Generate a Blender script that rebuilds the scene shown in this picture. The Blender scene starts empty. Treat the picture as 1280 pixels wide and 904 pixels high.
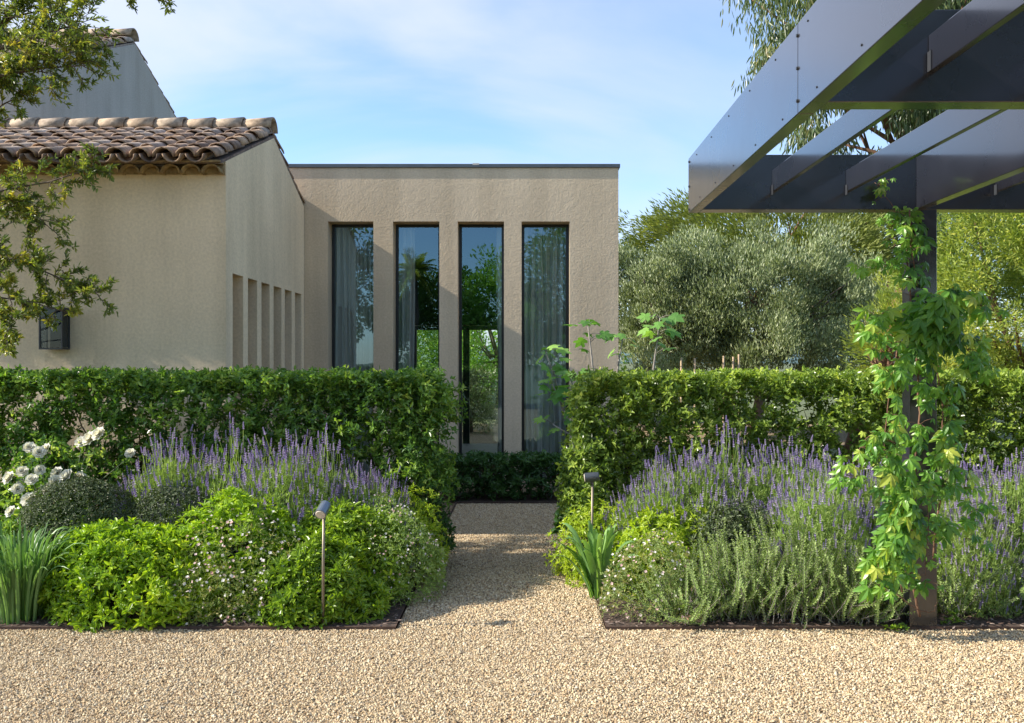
import bpy, math, random
import numpy as np
from math import pi, sin, cos, radians
RNG = np.random.default_rng(7)
random.seed(7)
scene = bpy.context.scene
COL = scene.collection
CAMZ = 1.6

# ------------------------------------------------------------------ camera
cam = bpy.data.cameras.new('camera')
cam_o = bpy.data.objects.new('camera', cam); COL.objects.link(cam_o)
cam_o.location = (0, 0, CAMZ); cam_o.rotation_euler = (pi/2, 0, 0)
cam.sensor_width = 36; cam.lens = 1150/1280*36
cam.shift_x = -15/1280; cam.shift_y = 1/1280
cam.clip_start = .05; cam.clip_end = 6000
scene.camera = cam_o

# ------------------------------------------------------------------ sky and sun
SUN_EL = radians(33.5); SUN_ROT = radians(-95.4)
world = bpy.data.worlds.new('World'); scene.world = world; world.use_nodes = True
wn = world.node_tree.nodes; wl = world.node_tree.links
sky = wn.new('ShaderNodeTexSky'); sky.sky_type = 'NISHITA'; sky.sun_disc = False
sky.sun_elevation = SUN_EL; sky.sun_rotation = SUN_ROT; sky.altitude = 50
sky.air_density = 1.0; sky.dust_density = 0.35; sky.ozone_density = 4.5
tc = wn.new('ShaderNodeTexCoord')
sep = wn.new('ShaderNodeSeparateXYZ'); wl.new(tc.outputs['Generated'], sep.inputs[0])
def wmath(op, a, b=None):
    n = wn.new('ShaderNodeMath'); n.operation = op
    for i, v in enumerate((a, b)):
        if v is None: continue
        if isinstance(v, (int, float)): n.inputs[i].default_value = v
        else: wl.new(v, n.inputs[i])
    return n.outputs[0]
zz = wmath('ADD', wmath('MAXIMUM', sep.outputs[2], 0.0), 0.16)
comb = wn.new('ShaderNodeCombineXYZ')
wl.new(wmath('DIVIDE', sep.outputs[0], zz), comb.inputs[0]); wl.new(wmath('DIVIDE', sep.outputs[1], zz), comb.inputs[1])
cn = wn.new('ShaderNodeTexNoise'); cn.inputs['Scale'].default_value = 0.85; cn.inputs['Detail'].default_value = 7
cn.inputs['Roughness'].default_value = .5; cn.inputs['Distortion'].default_value = .5
off = wn.new('ShaderNodeVectorMath'); off.operation = 'ADD'; off.inputs[1].default_value = (3.4, 1.7, 0)
wl.new(comb.outputs[0], off.inputs[0]); wl.new(off.outputs[0], cn.inputs['Vector'])
cr = wn.new('ShaderNodeValToRGB'); cr.color_ramp.elements[0].position = .25; cr.color_ramp.elements[1].position = .58
cr.color_ramp.interpolation = 'EASE'
cr.color_ramp.elements[0].color = (0, 0, 0, 1); cr.color_ramp.elements[1].color = (.88, .88, .88, 1)
wl.new(cn.outputs[0], cr.inputs[0])
mixc = wn.new('ShaderNodeMix'); mixc.data_type = 'RGBA'
high = wmath('MULTIPLY', wmath('MAXIMUM', wmath('SUBTRACT', sep.outputs[2], .28), 0.0), 4.0)  # adds high cloud, also behind the camera, for fill light
front = wmath('MAXIMUM', wmath('MULTIPLY', sep.outputs[1], 1.8), .1)
side = wmath('MINIMUM', wmath('MAXIMUM', wmath('SUBTRACT', .80, wmath('MULTIPLY', sep.outputs[0], 1.5)), .30), 1.0)
cmask = wmath('MULTIPLY', wmath('MULTIPLY', cr.outputs[0], side), wmath('MINIMUM', wmath('ADD', high, front), 1.0))
wl.new(cmask, mixc.inputs[0]); wl.new(sky.outputs[0], mixc.inputs[6]); mixc.inputs[7].default_value = (3.1, 3.35, 4.1, 1)
bg = wn['Background']; bg.inputs[1].default_value = .13
wl.new(mixc.outputs[2], bg.inputs[0])

sun = bpy.data.lights.new('sun', 'SUN'); sun.energy = 4.2; sun.angle = radians(.55); sun.color = (1, .93, .82)
sun_o = bpy.data.objects.new('sun', sun); COL.objects.link(sun_o); sun_o.location = (-20, -3, 20)
import mathutils
to_sun = mathutils.Vector((sin(SUN_ROT)*cos(SUN_EL), cos(SUN_ROT)*cos(SUN_EL), sin(SUN_EL)))
sun_o.rotation_euler = (-to_sun).to_track_quat('-Z', 'Y').to_euler()
scene.view_settings.view_transform = 'Standard'; scene.view_settings.look = 'None'
scene.view_settings.gamma = 1; scene.view_settings.exposure = 1.12
scene.cycles.max_bounces = 10; scene.cycles.transparent_max_bounces = 16
scene.cycles.diffuse_bounces = 4; scene.cycles.transmission_bounces = 6; scene.cycles.caustics_reflective = False

# ------------------------------------------------------------------ materials
def newmat(name):
    m = bpy.data.materials.new(name); m.use_nodes = True
    nt = m.node_tree; b = nt.nodes['Principled BSDF']
    return m, nt, b
def ramp(nt, src, stops):
    r = nt.nodes.new('ShaderNodeValToRGB'); e = r.color_ramp.elements
    while len(e) < len(stops): e.new(.5)
    for i, (p, c) in enumerate(stops): e[i].position = p; e[i].color = (*c, 1)
    nt.links.new(src, r.inputs[0]); return r.outputs[0]
def noise(nt, scale, detail=4, vec=None, rough=.5):
    n = nt.nodes.new('ShaderNodeTexNoise'); n.inputs['Scale'].default_value = scale
    n.inputs['Detail'].default_value = detail; n.inputs['Roughness'].default_value = rough
    if vec is None:
        t = nt.nodes.new('ShaderNodeTexCoord'); vec = t.outputs['Object']
    nt.links.new(vec, n.inputs['Vector']); return n.outputs[0]
def stretch(nt, s):
    t = nt.nodes.new('ShaderNodeTexCoord'); m = nt.nodes.new('ShaderNodeMapping'); m.inputs['Scale'].default_value = s
    nt.links.new(t.outputs['Object'], m.inputs[0]); return m.outputs[0]
def bump(nt, b, h, strength, dist):
    n = nt.nodes.new('ShaderNodeBump'); n.inputs['Strength'].default_value = strength; n.inputs['Distance'].default_value = dist
    nt.links.new(h, n.inputs['Height'])
    nt.links.new(n.outputs[0], b.inputs['Normal']); return n
def mixrgb(nt, a, b, f, mode='MIX'):
    n = nt.nodes.new('ShaderNodeMix'); n.data_type = 'RGBA'; n.blend_type = mode
    for i, v in ((0, f), (6, a), (7, b)):
        if isinstance(v, (int, float)): n.inputs[i].default_value = v
        elif isinstance(v, tuple): n.inputs[i].default_value = (*v, 1)
        else: nt.links.new(v, n.inputs[i])
    return n.outputs[2]

def mat_leaf(name, stops, trans=.32, rough=.42, tint=(1.25, 1.3, .55), spec=.5, gain=1.65):
    if max(stops[0]) > .3: gain = 1.0
    stops = [tuple(min(.85, c*gain) for c in q) for q in stops]; trans = min(.5, trans*1.25)
    m, nt, b = newmat(name)
    a = nt.nodes.new('ShaderNodeAttribute'); a.attribute_name = 'rnd'
    n = len(stops)
    c = ramp(nt, a.outputs['Fac'], [(i/(n-1), s) for i, s in enumerate(stops)])
    nt.links.new(c, b.inputs['Base Color']); b.inputs['Roughness'].default_value = rough
    b.inputs['Specular IOR Level'].default_value = spec
    tr = nt.nodes.new('ShaderNodeBsdfTranslucent')
    nt.links.new(mixrgb(nt, c, tint, 1.0, 'MULTIPLY'), tr.inputs[0])
    mx = nt.nodes.new('ShaderNodeMixShader'); mx.inputs[0].default_value = trans
    nt.links.new(b.outputs[0], mx.inputs[1]); nt.links.new(tr.outputs[0], mx.inputs[2])
    nt.links.new(mx.outputs[0], nt.nodes['Material Output'].inputs[0])
    return m
def mat_rnd(name, stops, rough=.8, bscale=None, bdist=.004):
    m, nt, b = newmat(name)
    a = nt.nodes.new('ShaderNodeAttribute'); a.attribute_name = 'rnd'
    n = len(stops)
    c = ramp(nt, a.outputs['Fac'], [(i/(n-1), s) for i, s in enumerate(stops)])
    b.inputs['Roughness'].default_value = rough
    if bscale:
        h = noise(nt, bscale, 6); bump(nt, b, h, .8, bdist)
        c = mixrgb(nt, c, ramp(nt, h, [(.3, (.45, .42, .4)), (.7, (1.25, 1.22, 1.2))]), 1.0, 'MULTIPLY')
    nt.links.new(c, b.inputs['Base Color'])
    return m

def mat_stucco(name, col):
    m, nt, b = newmat(name)
    big = noise(nt, .9, 5); streak = noise(nt, 1.0, 6, stretch(nt, (2.6, 2.6, .22)), .6)
    fine = noise(nt, 42, 5, rough=.6); mid = noise(nt, 13, 3)
    c = mixrgb(nt, col, ramp(nt, big, [(.3, (.90, .89, .88)), (.7, (1.06, 1.05, 1.04))]), 1.0, 'MULTIPLY')
    c = mixrgb(nt, c, ramp(nt, streak, [(.33, (.84, .83, .81)), (.6, (1.03, 1.03, 1.03))]), .9, 'MULTIPLY')
    c = mixrgb(nt, c, ramp(nt, fine, [(.3, (.88, .87, .86)), (.7, (1.07, 1.07, 1.07))]), 1.0, 'MULTIPLY')
    nt.links.new(c, b.inputs['Base Color']); b.inputs['Roughness'].default_value = .92
    b.inputs['Specular IOR Level'].default_value = .2
    add = nt.nodes.new('ShaderNodeMath'); add.operation = 'MULTIPLY_ADD'
    nt.links.new(mid, add.inputs[0]); add.inputs[1].default_value = .8; nt.links.new(fine, add.inputs[2])
    bump(nt, b, add.outputs[0], .55, .006)
    return m

M = {}
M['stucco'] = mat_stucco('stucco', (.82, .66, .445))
M['stucco_shaded'] = mat_stucco('stucco_shaded', (.47, .43, .385))  # cream house wall with its shade put into a darker grey
M['stucco_box'] = mat_stucco('stucco_box', (.71, .57, .395))
def plain(name, col, rough=.5, metal=0, spec=.5, bs=None, bd=.001, var=.12):
    m, nt, b = newmat(name)
    b.inputs['Roughness'].default_value = rough; b.inputs['Metallic'].default_value = metal
    b.inputs['Specular IOR Level'].default_value = spec
    h = noise(nt, bs or 6, 5)
    lo, hi = 1-var, 1+var
    nt.links.new(mixrgb(nt, tuple(col), ramp(nt, h, [(.3, (lo, lo, lo)), (.7, (hi, hi, hi))]), 1.0, 'MULTIPLY'), b.inputs['Base Color'])
    if bs: bump(nt, b, h, .6, bd)
    return m
def mat_metal_paint():
    m, nt, b = newmat('anthracite_paint')
    h = noise(nt, 3.5, 6); s = noise(nt, 60, 3, stretch(nt, (1, 1, .15)))
    nt.links.new(ramp(nt, h, [(.3, (.010, .010, .014)), (.75, (.017, .017, .023))]), b.inputs['Base Color'])
    nt.links.new(ramp(nt, h, [(.2, (.24, .24, .24)), (.8, (.33, .33, .33))]), b.inputs['Roughness'])
    b.inputs['Specular IOR Level'].default_value = .55
    b.inputs['Coat Weight'].default_value = 1; b.inputs['Coat Roughness'].default_value = .13; b.inputs['Coat IOR'].default_value = 1.6
    return m
M['pergola'] = mat_metal_paint()
M['frame'] = plain('window_frame_metal', (.018, .020, .022), .35)
M['coping'] = plain('zinc_coping', (.10, .115, .125), .4, .3)
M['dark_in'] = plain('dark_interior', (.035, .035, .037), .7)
M['timber'] = plain('raw_timber', (.42, .30, .18), .8, bs=20)
M['bark'] = plain('bark', (.13, .10, .075), .95, bs=14, bd=.01, var=.4)
M['bark_pale'] = plain('bark_pale', (.26, .23, .20), .9, bs=18, bd=.006, var=.35)
M['bark_brown'] = plain('bark_brown', (.16, .085, .05), .9, bs=14, bd=.01, var=.4)
M['stem_green'] = plain('stem_green', (.13, .17, .07), .7)
M['corten'] = plain('rusty_steel', (.075, .042, .028), .85, bs=30, var=.35)
M['lamp_metal'] = plain('lamp_metal', (.22, .26, .30), .35, .8)
M['bronze'] = plain('bronze', (.24, .20, .15), .5, .6)
M['soil'] = plain('soil', (.065, .042, .03), .98, bs=35, bd=.02, var=.5)
M['stone_red'] = plain('terracotta_stone', (.42, .24, .17), .85, bs=18, bd=.003, var=.2)
M['floor_in'] = plain('floor_inside', (.20, .18, .16), .5)
M['hill'] = plain('hill_haze', (.075, .13, .13), .95, bs=.05, bd=2, var=.3)  # blue of distance haze mixed into the hill colour
M['lamp_dark'] = plain('galvanised_bracket', (.06, .065, .075), .45, .5)
M['lens'] = plain('lamp_lens', (.62, .55, .45), .25)

def mat_gravel():
    m, nt, b = newmat('gravel')
    t = nt.nodes.new('ShaderNodeTexCoord')
    v = nt.nodes.new('ShaderNodeTexVoronoi'); v.inputs['Scale'].default_value = 78; nt.links.new(t.outputs['Object'], v.inputs['Vector'])
    sepc = nt.nodes.new('ShaderNodeSeparateColor'); nt.links.new(v.outputs['Color'], sepc.inputs[0])
    c = ramp(nt, sepc.outputs[0], [(0, (.10, .07, .04)), (.25, (.24, .17, .10)), (.6, (.34, .26, .155)), (.88, (.42, .34, .22)), (1, (.22, .14, .08))])  # kept darker than the loose stones, painting the shadow gaps between them
    big = noise(nt, .8, 5)
    c = mixrgb(nt, c, ramp(nt, big, [(.3, (.88, .87, .86)), (.7, (1.05, 1.05, 1.05))]), 1.0, 'MULTIPLY')
    nt.links.new(c, b.inputs['Base Color']); b.inputs['Roughness'].default_value = .9; b.inputs['Specular IOR Level'].default_value = .2
    inv = nt.nodes.new('ShaderNodeMath'); inv.operation = 'SUBTRACT'; inv.inputs[0].default_value = 1; nt.links.new(v.outputs['Distance'], inv.inputs[1])
    bump(nt, b, inv.outputs[0], 1.0, .01)
    return m
M['gravel'] = mat_gravel()
M['stones'] = mat_rnd('gravel_stone', [(.24, .15, .08), (.46, .33, .175), (.56, .43, .25), (.64, .52, .33), (.70, .60, .42), (.52, .35, .18), (.36, .30, .22), (.64, .51, .31)], .85)
M['mulch'] = mat_rnd('bark_chip', [(.07, .04, .028), (.13, .08, .055), (.19, .13, .10), (.24, .19, .16)], .95)
M['grass_far'] = plain('rough_grass', (.10, .12, .045), .95, bs=3, bd=.05, var=.4)
M['tile'] = mat_rnd('clay_tile', [(.17, .125, .10), (.27, .19, .14), (.38, .28, .205), (.45, .31, .20), (.33, .27, .23), (.48, .40, .32)], .95, 16, .008)
M['tile_pale'] = mat_rnd('clay_tile_pale', [(.34, .27, .20), (.44, .35, .25), (.40, .30, .20)], .95, 14, .006)
M['genoise'] = mat_rnd('genoise_tile', [(.34, .24, .11), (.42, .30, .14), (.38, .26, .12)], .9, 20, .003)

def mat_glass(name, refl, tint, gcol=(.93, 1, .98)):
    m, nt, b = newmat(name)
    tr = nt.nodes.new('ShaderNodeBsdfTransparent'); tr.inputs[0].default_value = (*tint, 1)
    gl = nt.nodes.new('ShaderNodeBsdfGlossy'); gl.inputs[0].default_value = (*gcol, 1); gl.inputs['Roughness'].default_value = .004
    fr = nt.nodes.new('ShaderNodeLayerWeight'); fr.inputs[0].default_value = .5
    pw = nt.nodes.new('ShaderNodeMath'); pw.operation = 'POWER'; nt.links.new(fr.outputs['Facing'], pw.inputs[0]); pw.inputs[1].default_value = 4.5
    ad = nt.nodes.new('ShaderNodeMath'); ad.operation = 'ADD'; ad.use_clamp = True; nt.links.new(pw.outputs[0], ad.inputs[0]); ad.inputs[1].default_value = refl
    nz = noise(nt, .9, 2); bp = nt.nodes.new('ShaderNodeBump'); bp.inputs['Strength'].default_value = .25; bp.inputs['Distance'].default_value = .01
    nt.links.new(nz, bp.inputs['Height']); nt.links.new(bp.outputs[0], gl.inputs['Normal'])
    mx = nt.nodes.new('ShaderNodeMixShader'); nt.links.new(ad.outputs[0], mx.inputs[0])
    nt.links.new(tr.outputs[0], mx.inputs[1]); nt.links.new(gl.outputs[0], mx.inputs[2])
    nt.links.new(mx.outputs[0], nt.nodes['Material Output'].inputs[0])
    return m
M['glass'] = mat_glass('window_glass', .17, (.86, .92, .90), (.55, .82, 1.0))
M['lantern_glass'] = mat_glass('lantern_glass', .03, (.40, .46, .52))
def mat_curtain():
    m, nt, b = newmat('linen_curtain')
    nt.links.new(ramp(nt, noise(nt, 80, 2), [(.3, (.72, .74, .71)), (.7, (.80, .81, .78))]), b.inputs['Base Color']); b.inputs['Roughness'].default_value = .95
    tr = nt.nodes.new('ShaderNodeBsdfTranslucent'); tr.inputs[0].default_value = (.4, .4, .38, 1)
    mx = nt.nodes.new('ShaderNodeMixShader'); mx.inputs[0].default_value = .35
    nt.links.new(b.outputs[0], mx.inputs[1]); nt.links.new(tr.outputs[0], mx.inputs[2]); nt.links.new(mx.outputs[0], nt.nodes['Material Output'].inputs[0])
    return m
M['curtain'] = mat_curtain()

L = {}
L['hedge'] = mat_leaf('hedge_leaf', [(.025, .055, .014), (.05, .11, .02), (.10, .18, .03), (.18, .26, .045), (.34, .38, .11)], .32, .28)
L['hedge_pale'] = mat_leaf('hedge_leaf_pale', [(.04, .07, .016), (.08, .13, .024), (.15, .21, .035), (.25, .31, .055), (.38, .40, .12)], .34, .3)
L['low_hedge'] = mat_leaf('low_hedge_leaf', [(.02, .055, .014), (.035, .085, .02), (.06, .12, .025)], .25, .35)
L['choisya'] = mat_leaf('bright_leaf', [(.075, .15, .012), (.15, .25, .016), (.27, .37, .022), (.40, .44, .04)], .34, .3, gain=1.45)
L['choisya_deep'] = mat_leaf('green_leaf', [(.065, .125, .014), (.125, .205, .018), (.21, .30, .024), (.31, .38, .03)], .32, .3, gain=1.45)
L['lime'] = mat_leaf('lime_leaf', [(.16, .24, .02), (.28, .36, .03), (.40, .42, .045)], .36, .4, gain=1.45)
L['dark_ball'] = mat_leaf('dark_ball_leaf', [(.022, .036, .014), (.04, .058, .022), (.075, .095, .04), (.13, .15, .075)], .15, .5)
L['lav_leaf'] = mat_leaf('lavender_leaf', [(.09, .14, .04), (.16, .23, .06), (.25, .33, .095), (.30, .36, .17)], .3, .6)
L['lav_flower'] = mat_leaf('lavender_flower', [(.24, .19, .37), (.34, .28, .49), (.46, .40, .58), (.55, .50, .60), (.47, .45, .42)], .3, .7, (1, .9, 1.1), .5, 1.15)
L['twig_leaf'] = mat_leaf('grey_green_leaf', [(.08, .125, .035), (.14, .20, .055), (.21, .28, .085), (.30, .36, .15)], .28, .6)
L['fine'] = mat_leaf('fine_leaf', [(.07, .11, .03), (.12, .17, .045), (.19, .22, .07), (.27, .20, .09)], .3, .6)
L['petal'] = mat_leaf('daisy_petal', [(.78, .76, .72), (.80, .75, .72), (.72, .52, .50), (.62, .34, .32)], .3, .7, (1, .95, .95))
L['rose'] = mat_leaf('rose_petal', [(.78, .77, .68), (.82, .81, .76), (.80, .76, .58)], .3, .6, (1, 1, .85))
L['blade'] = mat_leaf('blade_leaf', [(.05, .11, .03), (.09, .17, .05), (.15, .24, .09)], .28, .42)
L['iris'] = mat_leaf('iris_leaf', [(.07, .14, .045), (.11, .20, .06), (.17, .27, .08)], .28, .42)
L['fig'] = mat_leaf('fig_leaf', [(.06, .15, .03), (.12, .25, .05), (.22, .36, .08)], .38, .5)
L['creeper'] = mat_leaf('creeper_leaf', [(.03, .085, .014), (.055, .145, .02), (.10, .22, .03), (.18, .31, .045), (.32, .36, .06)], .38, .33, (1.3, 1.25, .4))
L['olive'] = mat_leaf('olive_leaf', [(.045, .065, .03), (.10, .125, .058), (.19, .22, .115), (.36, .385, .235)], .2, .45)
L['olive_near'] = mat_leaf('near_tree_leaf', [(.045, .07, .016), (.09, .125, .022), (.17, .19, .035), (.32, .27, .05)], .3, .35)
L['pine'] = mat_leaf('pine_needle', [(.07, .09, .022), (.125, .15, .033), (.20, .215, .055)], .25, .6)
L['golden'] = mat_leaf('golden_foliage', [(.07, .11, .02), (.13, .18, .03), (.22, .26, .045), (.36, .34, .06)], .3, .55)
L['eucalypt'] = mat_leaf('eucalyptus_leaf', [(.03, .05, .02), (.055, .085, .033), (.105, .135, .06), (.22, .19, .09)], .3, .35)
L['broad'] = mat_leaf('broad_leaf', [(.035, .085, .018), (.06, .13, .024), (.12, .20, .04)], .32, .45)
L['garden'] = mat_leaf('sunny_leaf', [(.09, .19, .03), (.17, .29, .05), (.28, .38, .09)], .35, .5)
L['dark_tree'] = mat_leaf('dark_leaf', [(.025, .042, .014), (.04, .062, .02), (.065, .09, .035)], .25, .45)

# ------------------------------------------------------------------ mesh builder
def nrm(v):
    v = np.asarray(v, float); return v/np.maximum(np.linalg.norm(v, axis=-1, keepdims=True), 1e-9)
class MB:
    def __init__(s): s.v = []; s.q = []; s.t = []; s.r = []; s.n = 0
    def add(s, V, Q=None, T=None, rnd=None):
        V = np.asarray(V, float).reshape(-1, 3)
        if Q is not None and len(Q): s.q.append(np.asarray(Q, np.int64).reshape(-1, 4)+s.n)
        if T is not None and len(T): s.t.append(np.asarray(T, np.int64).reshape(-1, 3)+s.n)
        if rnd is None: rnd = np.full(len(V), random.random())
        elif np.isscalar(rnd): rnd = np.full(len(V), rnd)
        s.v.append(V); s.r.append(rnd); s.n += len(V); return s
    def box(s, x0, x1, y0, y1, z0, z1, rnd=None):
        V = [(x, y, z) for z in (z0, z1) for y in (y0, y1) for x in (x0, x1)]
        return s.add(V, [(0, 2, 3, 1), (4, 5, 7, 6), (0, 1, 5, 4), (2, 6, 7, 3), (0, 4, 6, 2), (1, 3, 7, 5)], rnd=rnd)
    def prism(s, pts, ax, a, b):                         # polygon pts extruded along axis ax (convex)
        n = len(pts); V = []
        for k in (a, b):
            for p in pts:
                w = list(p); w.insert(ax, k); V.append(w)
        Q = [(i, (i+1) % n, n+(i+1) % n, n+i) for i in range(n)]
        T = [(0, i, i+1) for i in range(1, n-1)]+[(n, n+i+1, n+i) for i in range(1, n-1)]
        if ax == 0: Q = [q[::-1] for q in Q]; T = [q[::-1] for q in T]
        return s.add(V, Q, T)
    def tube(s, P, R, n=6, rnd=None, cap=True):
        P = np.asarray(P, float); k = len(P)
        R = np.broadcast_to(np.asarray(R, float), (k,))
        D = nrm(np.gradient(P, axis=0))
        ref = np.array([0, 0, 1.]) if abs(D[0][2]) < .9 else np.array([1., 0, 0])
        A = nrm(np.cross(D, ref)); B = np.cross(D, A)
        th = np.linspace(0, 2*pi, n, endpoint=False)
        V = P[:, None]+R[:, None, None]*(np.cos(th)[None, :, None]*A[:, None]+np.sin(th)[None, :, None]*B[:, None])
        Q = [(i*n+j, i*n+(j+1) % n, (i+1)*n+(j+1) % n, (i+1)*n+j) for i in range(k-1) for j in range(n)]
        T = []
        V = V.reshape(-1, 3)
        if cap:
            T = [(0, j+1, j) for j in range(1, n-1)]+[((k-1)*n, (k-1)*n+j, (k-1)*n+j+1) for j in range(1, n-1)]
        return s.add(V, Q, T, rnd)
    def leaves(s, P, D, N, Ln, W, rnd, fold=.25, curl=.15, kind=6, wpos=.42):
        """P base, D direction, N normal; arrays of n"""
        P = np.asarray(P, float); n = len(P)
        if n == 0: return s
        D = nrm(D); S = nrm(np.cross(D, N)); N = np.cross(S, D)
        Ln = np.broadcast_to(Ln, (n,))[:, None]; W = np.broadcast_to(W, (n,))[:, None]/2
        rnd = np.clip(np.broadcast_to(rnd, (n,)), 0, 1)
        def pt(a, b, up): return P+D*Ln*a+S*W*b+N*(up*W*2 - curl*Ln*a*a)
        if kind == 6:
            f = fold
            V = np.stack([pt(0, 0, 0), pt(.32, .85, f*.9), pt(.68, .8, f*.8), pt(1, 0, 0), pt(.68, -.8, f*.8), pt(.32, -.85, f*.9)], 1)
            base = np.arange(n)[:, None]*6
            Q = np.concatenate([base+[0, 1, 2, 3], base+[0, 3, 4, 5]])
            s.add(V.reshape(-1, 3), Q, None, np.repeat(rnd, 6))
        else:
            V = np.stack([pt(0, 0, 0), pt(wpos, 1, fold), pt(1, 0, 0), pt(wpos, -1, fold)], 1)
            base = np.arange(n)[:, None]*4
            T = np.concatenate([base+[0, 1, 2], base+[0, 2, 3]])
            s.add(V.reshape(-1, 3), None, T, np.repeat(rnd, 4))
        return s
    def build(s, name, mat, parent=None, smooth=False):
        V = np.concatenate(s.v); R = np.concatenate(s.r)
        org = np.array(ORG.get(parent.name if parent else '', (0, 0, 0)), float)
        V = V-org
        Q = np.concatenate(s.q) if s.q else np.zeros((0, 4), np.int64)
        T = np.concatenate(s.t) if s.t else np.zeros((0, 3), np.int64)
        me = bpy.data.meshes.new(name)
        me.vertices.add(len(V)); me.vertices.foreach_set('co', V.astype(np.float32).ravel())
        li = np.concatenate([Q.ravel(), T.ravel()]).astype(np.int32)
        me.loops.add(len(li)); me.loops.foreach_set('vertex_index', li)
        nf = len(Q)+len(T); me.polygons.add(nf)
        ls = np.concatenate([np.arange(len(Q))*4, len(Q)*4+np.arange(len(T))*3]).astype(np.int32)
        me.polygons.foreach_set('loop_start', ls)
        at = me.attributes.new('rnd', 'FLOAT', 'POINT'); at.data.foreach_set('value', R.astype(np.float32))
        me.update(calc_edges=True)
        me.materials.append(mat)
        if name in SMOOTH: smooth = True
        me.polygons.foreach_set('use_smooth', np.full(nf, bool(smooth)))
        o = bpy.data.objects.new(name, me); COL.objects.link(o)
        if parent:
            o.parent = parent; ORG[o.name] = tuple(org)
        return o
ORG = {}
SMOOTH = {'trunk', 'stem', 'stems', 'branches', 'roof_tiles', 'ridge_tiles', 'eaves_tiles', 'bulb', 'bloom', 'leaves', 'curtain', 'stake'}
def tag(o, label=None, cat=None, group=None, kind=None):
    if label: o['label'] = label
    if cat: o['category'] = cat
    if group: o['group'] = group
    if kind: o['kind'] = kind
    return o
def thing(name, label, cat, loc=(0, 0, 0), group=None):
    o = bpy.data.objects.new(name, None); COL.objects.link(o); o.empty_display_size = .1
    o.location = loc; ORG[o.name] = tuple(loc)
    return tag(o, label, cat, group)
def bevel(o, w=.006, seg=2):
    m = o.modifiers.new('bevel', 'BEVEL'); m.width = w; m.segments = seg; m.limit_method = 'ANGLE'; m.angle_limit = radians(50); return o
def copy_tree(o, parent=None):
    c = o.copy(); COL.objects.link(c); c.parent = parent
    ORG[c.name] = ORG.get(o.name, (0, 0, 0))
    for ch in list(o.children): copy_tree(ch, c)
    return c
def at(px, py, D):
    return np.array([(px-655)/1150*D, D, CAMZ+(453-py)/1150*D])
def rand_unit(n): return nrm(RNG.normal(size=(n, 3)))
def lump(dirs, seed, f=3.0):
    r = np.random.default_rng(seed); o = 0
    for k in range(7):
        w = r.normal(size=3)*f*(1+.35*k); o = o+np.sin(dirs@w+r.uniform(0, 6.28))/(1+.35*k)
    return o/3.2

# ------------------------------------------------------------------ ground
def sheet(name, x0, x1, y0, y1, z, mat):
    mb = MB(); mb.add([(x0, y0, z), (x1, y0, z), (x1, y1, z), (x0, y1, z)], [(0, 1, 2, 3)])
    return tag(mb.build(name, mat), kind='structure')
sheet('ground', -3000, 3000, -3000, 3000, -.03, M['grass_far'])
sheet('gravel_yard', -16, 16, -9, 13.0, 0, M['gravel'])
sheet('garden_path', -14, 8, 17.6, 24, 0, M['gravel'])
PL, PR, BF = -.767, .489, 5.51
for (x0, x1, nm) in ((-9, PL, 'planting_bed'), (PR, 9, 'planting_bed')):
    mb = MB(); mb.box(x0, x1, BF, 8.1 if x0 < 0 else 10.4, .001, .018)
    tag(mb.build(nm, M['soil']), kind='structure')
mb = MB(); mb.box(PL-.02, PR+.02, 10.42, 11.2, .001, .018); tag(mb.build('planting_bed', M['soil']), kind='structure')
for sgn, xe, lab in ((-1, PL, 'thin rusty steel edging round the bed left of the path'), (1, PR, 'thin rusty steel edging round the bed right of the path')):
    t = thing('bed_edging', lab, 'garden edging', (xe, BF, 0), 'steel edgings of the planting beds')
    mb = MB()
    xa, xb = (xe-7.5, xe) if sgn < 0 else (xe, xe+7.5)
    mb.box(xa, xb, BF-.008, BF-.001, -.02, .019); mb.build('front_strip', M['corten'], t)
    mb = MB(); w = .007
    mb.box(xe-w if sgn < 0 else xe, xe if sgn < 0 else xe+w, BF-.001, 10.4, -.02, .019); mb.build('path_strip', M['corten'], t)

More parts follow.
